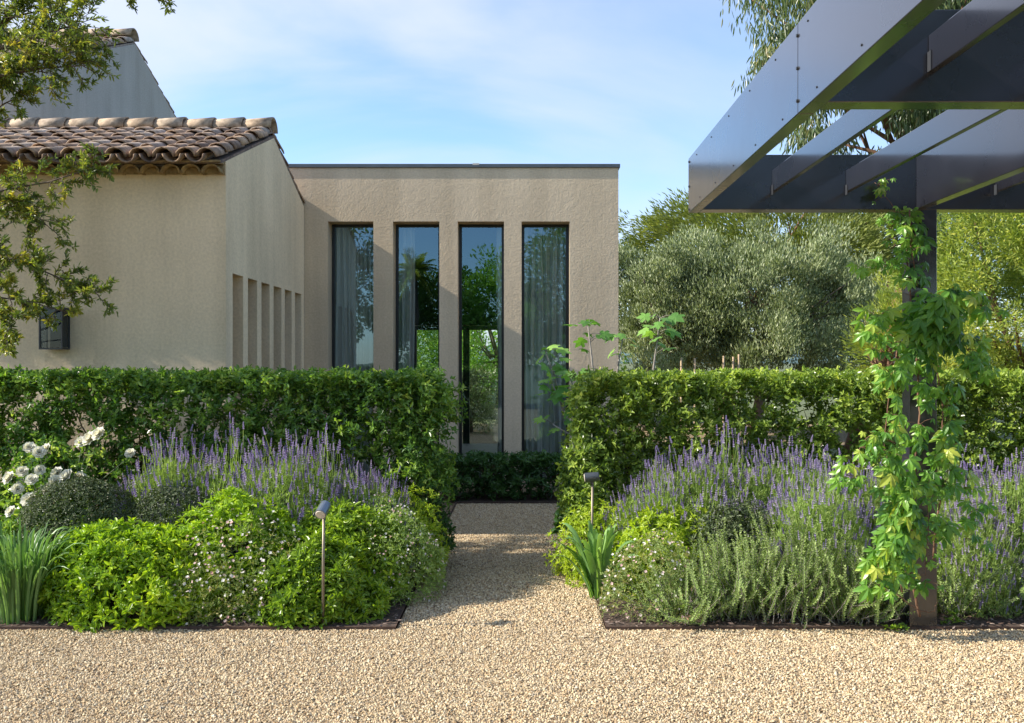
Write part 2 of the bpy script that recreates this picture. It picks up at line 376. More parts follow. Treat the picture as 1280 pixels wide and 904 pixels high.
# real stones over the gravel
def stones(n, x0, x1, y0, y1, s0, s1, dens_fun=None):
    x = RNG.uniform(x0, x1, n); y = RNG.uniform(y0, y1, n)
    keep = (y < BF-.01) | ((x > PL+.01) & (x < PR-.01))
    keep &= np.abs(x+.07) < y*.575+.25
    x, y = x[keep], y[keep]; n = len(x)
    r = RNG.uniform(s0, s1, n)*(1+.5*(RNG.random(n) < .08))
    base = np.array([(1, 0, 0), (0, 1, 0), (-1, 0, 0), (0, -1, 0), (0, 0, 1)], float)
    base = np.array([(1, 0, 0), (.35, .9, 0), (-.7, .65, 0), (-.8, -.55, 0), (.3, -.95, 0), (.3, .15, .8), (-.35, -.1, .75)], float)
    V = base[None]*(1+RNG.uniform(-.28, .28, (n, 7, 3)))*r[:, None, None]
    V[:, :, 2] *= RNG.uniform(.7, 1.35, n)[:, None]
    a = RNG.uniform(0, 2*pi, n); c, s_ = np.cos(a)[:, None], np.sin(a)[:, None]
    X = V[:, :, 0]*c-V[:, :, 1]*s_; Y = V[:, :, 0]*s_+V[:, :, 1]*c
    tilt = RNG.normal(0, .35, (n, 2)); Z = V[:, :, 2]+X*tilt[:, :1]+Y*tilt[:, 1:]
    P = np.stack([X+x[:, None], Y+y[:, None], Z+RNG.uniform(-.001, .003, n)[:, None]], -1)
    b = np.arange(n)[:, None]*7
    T = np.concatenate([b+np.array(f) for f in ((0, 1, 5), (1, 2, 5), (2, 6, 5), (2, 3, 6), (3, 4, 6), (4, 5, 6), (4, 0, 5))])
    mb = MB(); mb.add(P.reshape(-1, 3), None, T, np.repeat(RNG.random(n), 7)); return mb
mb = stones(150000, -4.2, 4.2, 3.7, 5.52, .0030, .0072)
tag(mb.build('gravel_stones', M['stones']), 'loose pale cream gravel stones spread in front of the beds', 'gravel', kind='stuff')
mb = stones(56000, PL, PR, 5.5, 10.4, .0036, .0080)
tag(mb.build('path_gravel', M['stones']), 'loose gravel stones along the path between the beds', 'gravel', kind='stuff')
def chips(n, rects):
    mb = MB()
    for (x0, x1, y0, y1) in rects:
        P = np.stack([RNG.uniform(x0, x1, n), RNG.uniform(y0, y1, n), RNG.uniform(.02, .034, n)], -1)
        D = RNG.normal(size=(n, 3)); D[:, 2] *= .25
        N = np.tile([0, 0, 1.], (n, 1))+RNG.normal(0, .35, (n, 3))
        mb.leaves(P, D, N, RNG.uniform(.015, .045, n), RNG.uniform(.006, .016, n), RNG.random(n), .05, 0)
    return mb
tag(chips(4200, [(-4.4, PL-.01, BF+.0, 6.6), (PR+.01, 3.9, BF, 6.6)]).build('bark_mulch', M['mulch']), 'brown bark chips covering the soil of the beds', 'mulch', kind='stuff')

n = 260
P = np.stack([RNG.uniform(-3.4, 3.4, n), 5.48-np.abs(RNG.normal(0, .45, n)), np.full(n, .014)], -1)
P[:110, 0] = RNG.uniform(PL, PR, 110); P[:110, 1] = RNG.uniform(5.6, 10.2, 110)
mb = MB(); D = RNG.normal(size=(n, 3)); D[:, 2] *= .1
mb.leaves(P, D, np.tile([0, 0, 1.], (n, 1))+RNG.normal(0, .3, (n, 3)), RNG.uniform(.012, .032, n), RNG.uniform(.005, .011, n), RNG.random(n), .2, .2)
tag(mb.build('leaf_litter', M['mulch']), 'small fallen brown leaves scattered on the gravel', 'fallen leaves', kind='stuff')
# far hill and sea
mb = MB()
xs = np.linspace(-1500, 1700, 90)
hz = 40+26*np.sin(xs/310)+14*np.sin(xs/97+1)+8*np.sin(xs/41)
V = []; Q = []
for i, (x, h) in enumerate(zip(xs, hz)):
    V += [(x, 1300, -.5), (x, 1500, h*.7), (x, 1650, h), (x, 2000, 0)]
for i in range(len(xs)-1):
    for k in range(3): Q.append((i*4+k, i*4+4+k, i*4+5+k, i*4+1+k))
mb.add(V, Q); tag(mb.build('hills', M['hill'], smooth=True), kind='structure')

# ------------------------------------------------------------------ pierced wall helper
def pierced(mb, us, zs, holes, d0, d1, axis='x'):
    """wall in the u-z plane, u along axis; holes = set of (i,j) void cells; depth from d0 (front) to d1"""
    def P(u, d, z): return (u, d, z) if axis == 'x' else (d, u, z)
    nu, nz = len(us)-1, len(zs)-1
    sol = lambda i, j: 0 <= i < nu and 0 <= j < nz and (i, j) not in holes
    for i in range(nu):
        for j in range(nz):
            if not sol(i, j): continue
            a, b, c, d = us[i], us[i+1], zs[j], zs[j+1]
            mb.add([P(a, d0, c), P(b, d0, c), P(b, d0, d), P(a, d0, d)], [(0, 1, 2, 3)])
            mb.add([P(a, d1, c), P(b, d1, c), P(b, d1, d), P(a, d1, d)], [(3, 2, 1, 0)])
            if not sol(i-1, j): mb.add([P(a, d0, c), P(a, d1, c), P(a, d1, d), P(a, d0, d)], [(3, 2, 1, 0)])
            if not sol(i+1, j): mb.add([P(b, d0, c), P(b, d1, c), P(b, d1, d), P(b, d0, d)], [(0, 1, 2, 3)])
            if not sol(i, j-1): mb.add([P(a, d0, c), P(b, d0, c), P(b, d1, c), P(a, d1, c)], [(3, 2, 1, 0)])
            if not sol(i, j+1): mb.add([P(a, d0, d), P(b, d0, d), P(b, d1, d), P(a, d1, d)], [(0, 1, 2, 3)])

# ------------------------------------------------------------------ flat roofed box building
W0, W1, WZ = -4.6, 1.16, 3.99
WY, WB = 11.3, 17.3
box = thing('flat_roofed_house', 'beige rendered flat-roofed building with four tall narrow windows', 'house', (W0, WY, 0))
wins = [(-2.41, -1.85), (-1.61, -1.04), (-.815, -.246), (-.03, .56)]
us = [W0]+[u for w in wins for u in w]+[W1]
mb = MB(); pierced(mb, us, [0, .12, 3.33, WZ], {(1, 1), (3, 1), (5, 1), (7, 1)}, WY, WY+.35)
mb.box(W1-.3, W1, WY+.35, WB, 0, WZ); mb.box(W0, W0+.3, WY+.35, WB, 0, WZ)
# back wall with a wide glazed opening
pierced(mb, [W0+.3, -3.4, .62, W1-.3], [0, .06, 2.27, WZ], {(1, 1)}, WB-.3, WB)
mb.build('wall', M['stucco_box'], box)
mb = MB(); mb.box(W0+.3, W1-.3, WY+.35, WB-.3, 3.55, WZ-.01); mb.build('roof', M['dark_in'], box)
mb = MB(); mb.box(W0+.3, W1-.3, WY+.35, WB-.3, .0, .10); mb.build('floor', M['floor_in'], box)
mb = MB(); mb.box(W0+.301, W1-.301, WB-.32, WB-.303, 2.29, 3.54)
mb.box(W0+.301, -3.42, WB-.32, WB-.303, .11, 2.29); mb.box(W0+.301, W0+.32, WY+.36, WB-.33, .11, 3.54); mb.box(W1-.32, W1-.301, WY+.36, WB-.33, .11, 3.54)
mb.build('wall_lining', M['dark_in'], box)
mb = MB(); mb.box(W0-.02, W1+.02, WY-.02, WB+.02, WZ, WZ+.045); bevel(mb.build('coping', M['coping'], box), .004)
mb = MB(); mb.box(-.63, -.55, WY-.021, WY+.1, WZ+.03, WZ+.052); mb.build('coping_joint', M['lens'], box)
for (a, b) in wins:
    mb = MB(); y0, y1, t = WY+.24, WY+.29, .035
    mb.box(a, a+t, y0, y1, .12, 3.33); mb.box(b-t, b, y0, y1, .12, 3.33)
    mb.box(a+t, b-t, y0, y1, 3.33-t, 3.33); mb.box(a+t, b-t, y0, y1, .12, .12+t)
    w = mb.build('window', M['frame'], box)
    mb = MB(); mb.add([(a+t, y0+.02, .155), (b-t, y0+.02, .155), (b-t, y0+.02, 3.295), (a+t, y0+.02, 3.295)], [(0, 1, 2, 3)])
    mb.build('pane', M['glass'], w)
mb = MB()
for x in (-3.38, -2.05, -1.07, .58): mb.box(x-.06, x+.06, WB-.26, WB-.18, .06, 2.2)
mb.box(-3.44, .64, WB-.26, WB-.18, 2.2, 2.27)
gd = mb.build('glazed_door', M['frame'], box)
def curtain(label, x0, x1, y, z0, z1, amp, wl_, seed, grp='curtains inside the tall windows'):
    t = np.linspace(x0, x1, int((x1-x0)/.008)); r = np.random.default_rng(seed)
    ph = (t-x0)/wl_*2*pi+np.interp(t, np.linspace(x0, x1, 8), r.uniform(-1.3, 1.3, 8))
    zz_ = np.linspace(z0, z1, 14); n = len(t)
    V = []
    for z in zz_:
        k = .75+.25*(z1-z)/(z1-z0)
        V.append(np.stack([t+.012*np.sin(z*1.7+t*20), y+amp*k*np.sin(ph)+amp*.35*np.sin(ph*2.3+z*.5), np.full(n, z)], -1))
    V = np.concatenate(V)
    Q = [(j*n+i, j*n+i+1, (j+1)*n+i+1, (j+1)*n+i) for j in range(13) for i in range(n-1)]
    mb = MB(); mb.add(V, Q)
    tag(mb.build('curtain', M['curtain'], smooth=True), label, 'curtain', grp)
curtain('pale pleated curtain covering the leftmost tall window', -2.43, -1.86, 11.71, .12, 3.42, .055, .085, 1)
curtain('narrow pale curtain at the left side of the second tall window', -1.66, -1.40, 11.71, .12, 3.42, .055, .075, 2)
curtain('slim curtain edge at the right side of the third tall window', -.34, -.22, 11.70, .12, 3.42, .03, .07, 3)
curtain('pale pleated curtain drawn across the rightmost tall window', -.04, .60, 11.71, .12, 3.42, .055, .09, 4)

# ------------------------------------------------------------------ roof tiles
def arch(mb, p0, du, dv, dn, r0, r1, ln, up=1, th=.014, seg=7, rnd=None):
    """half tube; p0 centre of the lower end, du across, dv along, dn normal"""
    a = np.linspace(0, pi, seg)
    V = []
    for (s, r) in ((0, r0), (1, r1)):
        for q in (0, -th):
            V.append(p0+dv*ln*s+du[None]*(np.cos(a)*(r+q))[:, None]+dn[None]*(up*np.sin(a)*(r+q)*.92)[:, None])
    V = np.concatenate(V); k = seg; Q = []
    for i in range(k-1):
        Q += [(i, i+1, 2*k+i+1, 2*k+i), (k+i+1, k+i, 3*k+i, 3*k+i+1), (i+1, i, k+i, k+i+1), (2*k+i, 2*k+i+1, 3*k+i+1, 3*k+i)]
    Q += [(0, 2*k, 3*k, k), (k-1, 2*k-1, 4*k-1, 3*k-1)]
    mb.add(V, Q, rnd=rnd)
def slope_tiles(mb, x_right, ncol, y_eave, z_eave, y_ridge, z_ridge, pitch=.2, expo=.27, seed=1):
    r = np.random.default_rng(seed)
    d = np.array([0, y_ridge-y_eave, z_ridge-z_eave]); ln = np.linalg.norm(d); dv = d/ln
    du = np.array([1., 0, 0]); dn = np.cross(du, dv)
    if dn[2] < 0: dn = -dn
    rows = int(ln/expo)+1
    for c in range(ncol):
        x = x_right-.092-c*pitch
        for j in range(rows):
            s = j*expo+r.uniform(-.02, .02)
            L_ = min(expo+.09, ln-s+.02)
            if L_ < .08: continue
            p = np.array([x+r.normal(0, .007), y_eave, z_eave])+dv*s+dn*(.022+r.uniform(-.004, .006))
            tilt = nrm(dv+dn*(-.05+r.normal(0, .01))+du*r.normal(0, .02))
            arch(mb, p+dn*.014, du, tilt, dn, .094+r.uniform(-.004, .005), .078, L_, 1, rnd=min(1, max(0, r.beta(1.6, 1.6))))
            if c < ncol-1:
                p2 = np.array([x-pitch/2, y_eave, z_eave])+dv*(s-.03)+dn*(.068)
                arch(mb, p2, du, nrm(dv-dn*.04), dn, .085, .09, L_, -1, rnd=r.random()*.6)
def ridge_tiles(mb, x_right, n, y, z, seed=3, step=.315, rad=.125):
    r = np.random.default_rng(seed)
    for i in range(n):
        x = x_right-step*(i+1)
        du = np.array([0, 1., 0]); dv = nrm(np.array([1., r.normal(0, .006), .028])); dn = np.array([0, 0, 1.])
        arch(mb, np.array([x-.02, y, z+r.uniform(-.004, .004)]), du, dv, dn, rad-.012, rad+.006, step+.015, 1, .018, 9, rnd=r.random())

# low house with the lantern
HX, HF, HB, HR = -2.7, 8.33, 11.29, 9.93
EZ, RZ, BZ = 3.42, 4.02, 3.51
HL = -8.0
house = thing('low_tiled_house', 'low beige rendered house with old clay tile roof left of the tall windows', 'house', (HL, HF, 0))
nic = [(8.525, 8.846), (8.997, 9.31), (9.46, 9.77), (9.92, 10.24), (10.385, 10.695), (10.85, 11.16)]
us = [HF]+[u for w in nic for u in w]+[HB]
mb = MB(); pierced(mb, us, [0, .25, 2.425, 3.3], {(2*i+1, 1) for i in range(6)}, HX, HX-.3, 'y')
zt = lambda y: EZ+(RZ-EZ)*(y-HF)/(HR-HF) if y < HR else RZ+(BZ-RZ)*(y-HR)/(HB-HR)
mb.prism([(HF, 3.3), (HB, 3.3), (HB, BZ), (HR, RZ), (HF, EZ)], 0, HX-.3, HX)
mb.box(HL, HX-.3, HF, HF+.3, 0, EZ-.02)
mb.prism([(HF+.3, 0), (HB, 0), (HB, BZ), (HR, RZ), (HF+.3, zt(HF+.3))], 0, HL, HL+.3)
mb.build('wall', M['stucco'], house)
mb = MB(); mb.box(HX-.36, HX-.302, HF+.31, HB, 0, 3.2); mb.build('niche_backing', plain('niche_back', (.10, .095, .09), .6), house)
mb = MB()
sl = (RZ-EZ)/(HR-HF)
mb.prism([(HF-.13, EZ-.13*sl+.0), (HR, RZ+.004), (HR, RZ+.03), (HF-.13, EZ-.13*sl+.026)], 0, HL, HX-.004)
mb.prism([(HR, RZ+.004), (HB, BZ+.004), (HB, BZ+.03), (HR, RZ+.03)], 0, HL, HX-.004)
rf = mb.build('roof', M['tile'], house)
mb = MB(); slope_tiles(mb, HX, 27, HF-.22, EZ-.22*sl+.035, HR, RZ+.03, seed=5)
slope_tiles(mb, HX, 27, HB, BZ+.01, HR, RZ+.02, seed=6); mb.build('roof_tiles', M['tile'], house)
mb = MB(); ridge_tiles(mb, HX+.01, 17, HR, RZ+.075, 4, .315, .145); mb.build('ridge_tiles', M['tile_pale'], house)
mb = MB()
for i in range(29):
    arch(mb, np.array([HX-.098-i*.182, HF-.12, 3.295]), np.array([1., 0, 0]), np.array([0, 1., 0]), np.array([0, 0, 1.]), .088, .088, .16, 1, .012, 9, rnd=random.random())
g = mb
g.box(HL, HX-.006, HF-.15, HF-.001, 3.383, 3.402, rnd=.2)
g.box(HL, HX-.006, HF-.03, HF-.002, 3.30, 3.382, rnd=.1)
g.build('eaves_tiles', M['genoise'], house)

# tall house behind
TX, TF, TR, TB = -6.56, 11.9, 15.5, 20.5
tz = 6.96; tsl = .42
tall = thing('tall_tiled_house', 'taller grey-shaded rendered house gable with clay ridge tiles behind the low roof', 'house', (TX-6, TF, 0))
mb = MB()
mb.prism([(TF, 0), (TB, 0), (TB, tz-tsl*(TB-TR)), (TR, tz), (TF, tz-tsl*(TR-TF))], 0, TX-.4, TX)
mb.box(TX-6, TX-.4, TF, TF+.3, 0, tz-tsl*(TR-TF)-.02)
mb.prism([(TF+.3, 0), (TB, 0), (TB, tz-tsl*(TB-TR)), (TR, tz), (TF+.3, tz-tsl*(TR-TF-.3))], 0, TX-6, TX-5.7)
mb.build('wall', M['stucco_shaded'], tall)
mb = MB()
mb.prism([(TF-.15, tz-tsl*(TR-TF+.15)+.002), (TR, tz+.004), (TR, tz+.03), (TF-.15, tz-tsl*(TR-TF+.15)+.028)], 0, TX-6, TX-.004)
mb.prism([(TR, tz+.004), (TB, tz-tsl*(TB-TR)+.004), (TB, tz-tsl*(TB-TR)+.03), (TR, tz+.03)], 0, TX-6, TX-.004)
mb.build('roof', M['tile'], tall)
mb = MB(); slope_tiles(mb, TX, 18, TF-.2, tz-tsl*(TR-TF+.2)+.02, TR, tz+.02, seed=8); slope_tiles(mb, TX, 12, TB, tz-tsl*(TB-TR)+.01, TR, tz+.02, seed=9)
mb.build('roof_tiles', M['tile'], tall)
mb = MB(); ridge_tiles(mb, TX+.01, 17, TR, tz+.09, 14, .42, .17); mb.build('ridge_tiles', M['tile_pale'], tall)

# wall lantern
lx0, lx1, lz0, lz1 = -4.31, -4.10, 1.715, 2.09
lan = thing('wall_lantern', 'black box lantern with glass panes fixed to the rendered wall', 'wall lamp', (-4.2, HF, lz0))
y0 = HF-.16
mb = MB(); t = .012
for x in (lx0, lx1-t):
    for y in (y0, HF-.02-t): mb.box(x, x+t, y, y+t, lz0+.014, lz1-.02)
mb.box(lx0, lx1, y0, HF-.02, lz0, lz0+.014); mb.build('frame', M['frame'], lan)
mb = MB(); mb.box(lx0-.004, lx1+.004, y0-.004, HF-.018, lz1-.02, lz1); mb.box(lx0+.04, lx1-.04, y0+.03, HF-.04, lz1-.09, lz1-.02); mb.build('cap', M['frame'], lan)
mb = MB(); mb.box(lx0+.03, lx1-.03, HF-.018, HF-.001, lz0+.02, lz1-.01); mb.build('back_plate', M['frame'], lan)
mb = MB()
mb.add([(lx0+t, y0+.006, lz0+.014), (lx1-t, y0+.006, lz0+.014), (lx1-t, y0+.006, lz1-.02), (lx0+t, y0+.006, lz1-.02)], [(0, 1, 2, 3)])
for x in (lx0+.006, lx1-.006):
    mb.add([(x, y0+t, lz0+.014), (x, HF-.02-t, lz0+.014), (x, HF-.02-t, lz1-.02), (x, y0+t, lz1-.02)], [(0, 1, 2, 3)])
mb.build('glass', M['lantern_glass'], lan)
mb = MB(); zb = lz1-.2
mb.tube([(-4.205, HF-.09, zb+.11), (-4.205, HF-.09, zb+.06)], [.016, .016], 8)
mb.tube([(-4.205, HF-.09, zb+.06), (-4.205, HF-.09, zb+.04), (-4.205, HF-.09, zb), (-4.205, HF-.09, zb-.02)], [.012, .028, .026, .006], 10)
mb.build('bulb', plain('bulb_glass', (.6, .6, .58), .2), lan)

# ------------------------------------------------------------------ pergola
perg = thing('pergola', 'dark anthracite steel pergola with open beams standing at the right', 'pergola', (2.39, BF, 0))
ZB, ZT = 2.515, 2.846
def beam(name, *a):
    mb = MB(); mb.box(*a); return bevel(mb.build(name, M['pergola'], perg), .003, 2)
XO = 1.006; YN = 3.24; YE = .97
beam('post', 2.31, 2.475, BF+.003, BF+.113, 0, ZB)
beam('post', 2.31, 2.475, YE+.003, YE+.113, 0, ZB)
beam('post', 4.9, 5.065, BF+.003, BF+.113, 0, ZB)
beam('crossbeam', XO+.062, 5.3, BF, BF+.12, ZB, ZT-.002)
beam('crossbeam', XO+.062, 2.346, YN, YN+.10, ZB+.002, ZT-.003)
beam('crossbeam', 2.414, 5.3, YN, YN+.10, ZB+.002, ZT-.003)
beam('crossbeam', XO+.062, 5.3, YE, YE+.10, ZB, ZT-.002)
# outer beam in two lengths, butt joined
beam('outer_beam', XO, XO+.06, 3.382, BF+.12, ZB-.002, ZT)
beam('outer_beam', XO, XO+.06, .3, 3.378, ZB-.002, ZT)
beam('main_rafter', 2.348, 2.412, YN+.102, BF-.002, ZB+.004, ZT)
beam('main_rafter', 2.348, 2.412, .3, YN+.098, ZB+.004, ZT)
for x in (1.485, 1.927, 2.817, 3.27, 3.72):
    beam('rafter', x, x+.028, YN+.102, BF-.002, 2.62, 2.75)
for x in (1.423, 1.90, 2.817, 3.27):
    beam('rafter', x, x+.028, YE+.102, YN-.002, 2.62, 2.75)
for x in (1.485, 1.927, 2.817, 3.27):
    mb = MB(); mb.box(x-.004, x-.001, BF-.035, BF-.003, 2.60, 2.66)
    mb.build('bracket', M['lamp_dark'], perg)
    mb = MB(); mb.box(x-.004+(-.062 if x < 1.9 else 0), x-.001+(-.062 if x < 1.9 else 0), YN-.03, YN-.003, 2.62, 2.69)
    mb.build('bracket', M['lamp_dark'], perg)
for y, z in [(3.38, 2.80), (3.38, 2.68), (3.38, 2.56), (5.60, 2.82), (5.60, 2.67), (5.60, 2.53)]:
    mb = MB(); mb.tube([(XO-.006, y, z), (XO+.001, y, z)], [.006, .008], 8); mb.build('bolt', M['frame'], perg)
for y in np.arange(1.9, 5.5, .42):
    for z in (2.81, 2.545):
        mb = MB(); mb.tube([(XO-.003, y+.1*(z > 2.7), z), (XO+.001, y+.1*(z > 2.7), z)], [.0035, .0045], 6); mb.build('bolt', M['frame'], perg)
mb = MB(); mb.box(2.28, 2.505, BF-.02, BF+.14, .0, .012); mb.build('base_plate', M['corten'], perg)

# ------------------------------------------------------------------ plant generators
def rosettes(mb, P, N, k, Ln, W, elev=.55, kind=6, fold=.22, jit=.35, rbias=0, curl=.15, rr=None):
    """k leaves round each tip P pointing along N"""
    n = len(P); N = nrm(N)
    ref = rand_unit(n); A = nrm(np.cross(N, ref)); B = np.cross(N, A)
    if rr is None: rr = RNG.random(n)
    for i in range(k):
        a = 2*pi*i/k+RNG.uniform(-.5, .5, n)
        out = A*np.cos(a)[:, None]+B*np.sin(a)[:, None]
        e = np.clip(elev+RNG.normal(0, .25, n), 0, 1.3)[:, None]
        D = nrm(out*np.cos(e)+N*np.sin(e)+RNG.normal(0, jit*.5, (n, 3)))
        Nn = nrm(N*np.cos(e)-out*np.sin(e)+RNG.normal(0, jit, (n, 3)))
        s = RNG.uniform(.7, 1.15, n)
        mb.leaves(P+RNG.normal(0, .3, (n, 3))*np.mean(Ln)*.4, D, Nn, Ln*s, W*s, rr*.75+RNG.random(n)*.25+rbias, fold, curl, kind)
def dome(c, rx, ry, h, n, seed, depth=.22, amp=.13, lo=-.15):
    d = rand_unit(n*2); d = d[d[:, 2] > lo][:n]
    L_ = 1+amp*lump(d, seed); q = 1-depth*RNG.random(len(d))**1.6
    r = (L_*q)[:, None]
    P = np.array(c)+d*r*np.array([rx, ry, h])
    N = nrm(d/np.array([rx, ry, h]))
    N = nrm(N+np.array([0, 0, .35])+RNG.normal(0, .3, N.shape))
    k = P[:, 2] > .02
    return P[k], N[k], q[k]
def inner_stems(mb, c, rx, ry, h, n, r=.006):
    for i in range(n):
        d = rand_unit(1)[0]; d[2] = abs(d[2])+.4; d = nrm(d)
        e = np.array(c)+d*np.array([rx, ry, h])*.9
        b = np.array([c[0], c[1], .0])+np.array([RNG.normal(0, .05), RNG.normal(0, .05), 0])
        m = (b+e)/2+RNG.normal(0, .03, 3)
        mb.tube([b, m, e], [r, r*.7, r*.3], 5)
def bush(name, label, cat, c, rx, ry, h, n, k, Ln, W, mat, seed, group=None, depth=.3, amp=.13, elev=.55, kind=6, ns=14, stemmat='bark', lo=-.3, fold=.22):
    t = thing(name, label, cat, (c[0], c[1], 0), group)
    mb = MB(); P, N, q = dome((c[0], c[1], c[2] if len(c) > 2 else h*.12), rx, ry, h*.9, n, seed, depth, amp, lo)
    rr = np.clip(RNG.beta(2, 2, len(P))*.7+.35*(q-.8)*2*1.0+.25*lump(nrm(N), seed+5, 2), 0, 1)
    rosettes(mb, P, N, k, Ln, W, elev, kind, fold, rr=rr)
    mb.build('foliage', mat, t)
    mb = MB(); inner_stems(mb, (c[0], c[1], .05), rx, ry, h, ns); mb.build('stems', M[stemmat], t)
    return t

# ------------------------------------------------------------------ hedges
def hedge(name, label, x0, x1, y0, y1, zt_, n, mat, seed, Ln=.05, W=.024, k=4, gap=0, zlow=.1, rough=.05, stems=10, kind=6, endbulge=0):
    t = thing(name, label, 'hedge', ((x0+x1)/2, (y0+y1)/2, 0))
    # surface points: front, top, back, ends; and some inside
    w = [(x1-x0)*zt_*1.0, (x1-x0)*(y1-y0)*1.3, (x1-x0)*zt_*.35, (y1-y0)*zt_*1.0, (y1-y0)*zt_*1.0, (x1-x0)*zt_*.5]
    w = np.array(w)/sum(w); cnt = (w*n).astype(int)
    Ps, Ns = [], []
    def U(a, b, m): return RNG.uniform(a, b, m)
    def q(m): return RNG.random(m)**1.4*.16
    m = cnt[0]; Ps.append(np.stack([U(x0, x1, m), y0+q(m), U(zlow, zt_, m)], -1)); Ns.append(np.tile([0, -1., .3], (m, 1)))
    m = cnt[1]; Ps.append(np.stack([U(x0, x1, m), U(y0, y1, m), zt_-q(m)*.7], -1)); Ns.append(np.tile([0, 0, 1.], (m, 1)))
    m = cnt[2]; Ps.append(np.stack([U(x0, x1, m), y1-q(m), U(zlow, zt_, m)], -1)); Ns.append(np.tile([0, 1., .3], (m, 1)))
    m = cnt[3]; Ps.append(np.stack([x0+q(m), U(y0, y1, m), U(zlow, zt_, m)], -1)); Ns.append(np.tile([-1., 0, .3], (m, 1)))
    m = cnt[4]; Ps.append(np.stack([x1-q(m), U(y0, y1, m), U(zlow, zt_, m)], -1)); Ns.append(np.tile([1., 0, .3], (m, 1)))
    m = cnt[5]; Ps.append(np.stack([U(x0, x1, m), U(y0, y1, m), U(zlow, zt_, m)], -1)); Ns.append(rand_unit(m))
    P = np.concatenate(Ps); N = np.concatenate(Ns)
    per = 7; sel = RNG.permutation(len(P))[:len(P)//per]; C = P[sel]; CN = N[sel]
    lum = lump(C*np.array([1.6, 1.6, 1.9]), seed, 1.6)*.6+lump(C, seed+9, 9)*.5
    C = C+nrm(CN)*(lum*rough+(RNG.random(len(C))**3*.09))[:, None]
    if gap:
        g = lump(C*np.array([1, .3, 1]), seed+3, 2.6)*.6+lump(C*np.array([1, .3, 1]), seed+4, 8)*.5
        low = np.clip((zt_-C[:, 2])/zt_, 0, 1)
        keep = (g < .60-gap*low**.6*.75) | (C[:, 2] > zt_-.07)
        C, CN, lum = C[keep], CN[keep], lum[keep]
    if zt_ > 1:
        dx = (x1-C[:, 0]) if x1 < 0 else (C[:, 0]-x0)
        z = C[:, 2]; jit = RNG.normal(0, .04, len(C))
        keep = ((z > .95) | (dx+jit > .30*(1-z/.95))) & ~((dx+jit < .07) & (z > zt_-.10))
        C, CN, lum = C[keep], CN[keep], lum[keep]
    m = len(C); tone = RNG.normal(0, .17, m)+.16*lum+(C[:, 2] > zt_-.15)*.12  # leaves near the top toned lighter, sunlight put into the colour
    sd = nrm(nrm(CN)*.8+np.array([0, 0, .55])+RNG.normal(0, .45, (m, 3)))     # shoot direction
    tq = np.tile(np.linspace(-1, 1, per), m)[:, None]; idx = np.repeat(np.arange(m), per)
    P = C[idx]+sd[idx]*tq*.07+RNG.normal(0, .016, (m*per, 3))
    P[:, 2] = np.minimum(P[:, 2], zt_+.0+RNG.random(len(P))**3*.06)
    N = nrm(sd[idx]+RNG.normal(0, .3, (m*per, 3)))
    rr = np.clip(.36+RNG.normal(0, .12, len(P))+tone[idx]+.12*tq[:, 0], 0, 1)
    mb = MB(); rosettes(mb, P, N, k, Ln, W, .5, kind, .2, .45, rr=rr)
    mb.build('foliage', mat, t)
    for i in range(stems):
        x = x0+.12+(x1-x0-.24)*(i+.5)/stems+RNG.uniform(-.08, .08); y = (y0+y1)/2+RNG.uniform(-.08, .08)
        mb = MB(); z = np.linspace(0, zt_*.6, 6)
        P0 = np.stack([x+np.cumsum(RNG.normal(0, .012, 6)), y+np.cumsum(RNG.normal(0, .012, 6)), z], -1)
        mb.tube(P0, np.linspace(.014, .008, 6), 6)
        for b in range(7):
            s0 = P0[2+b % 4]; e = s0+np.array([RNG.uniform(-.28, .28), RNG.uniform(-.2, .2), RNG.uniform(.25, .55)])
            e[2] = min(e[2], zt_-.05)
            mb.tube([s0, (s0+e)/2+RNG.normal(0, .02, 3), e], [.007, .005, .002], 5)
        mb.build('stem', M['bark_brown'] if i % 2 else M['bark'], t)
    return t
hedge('clipped_hedge', 'clipped leafy hedge left of the path in front of the tiled house', -4.6, -.60, 6.85, 7.45, 1.49, 26000, L['hedge'], 11, .046, .022, 4, gap=.72, stems=14, rough=.075)
hedge('clipped_hedge', 'clipped leafy hedge right of the path behind the lavender and pergola post', (.44), 4.7, 6.95, 7.65, 1.485, 32000, L['hedge_pale'], 12, .040, .020, 4, gap=.12, stems=10, rough=.08)
hedge('low_hedge', 'low dark green hedge at the end of the path under the tall windows', -1.15, .78, 10.47, 10.98, .48, 3400, L['low_hedge'], 13, .055, .026, 4, gap=.0, zlow=.06, stems=9)

# rough end growth of the hedges
bush('shrub', 'loose leafy shrub with pale stems at the path end of the left hedge', 'shrub', (-.78, 6.98, .72), .26, .24, .66, 560, 4, .042, .017, L['hedge'], 21, depth=.5, stemmat='bark_brown', ns=16)
bush('shrub', 'small dark shrub at the foot of the left hedge beside the path', 'shrub', (-.85, 7.2, .22), .30, .34, .42, 900, 4, .045, .02, L['low_hedge'], 22, depth=.4)
bush('shrub', 'loose yellow-green shrub spilling from the path end of the right hedge', 'shrub', (.50, 7.0, .62), .25, .25, .70, 950, 4, .045, .02, L['hedge_pale'], 23, depth=.5, stemmat='bark_brown')
bush('shrub', 'small dark green shrub low beside the path at the right hedge', 'shrub', (.52, 8.0, .2), .24, .26, .32, 380, 4, .06, .035, L['low_hedge'], 24, depth=.4)

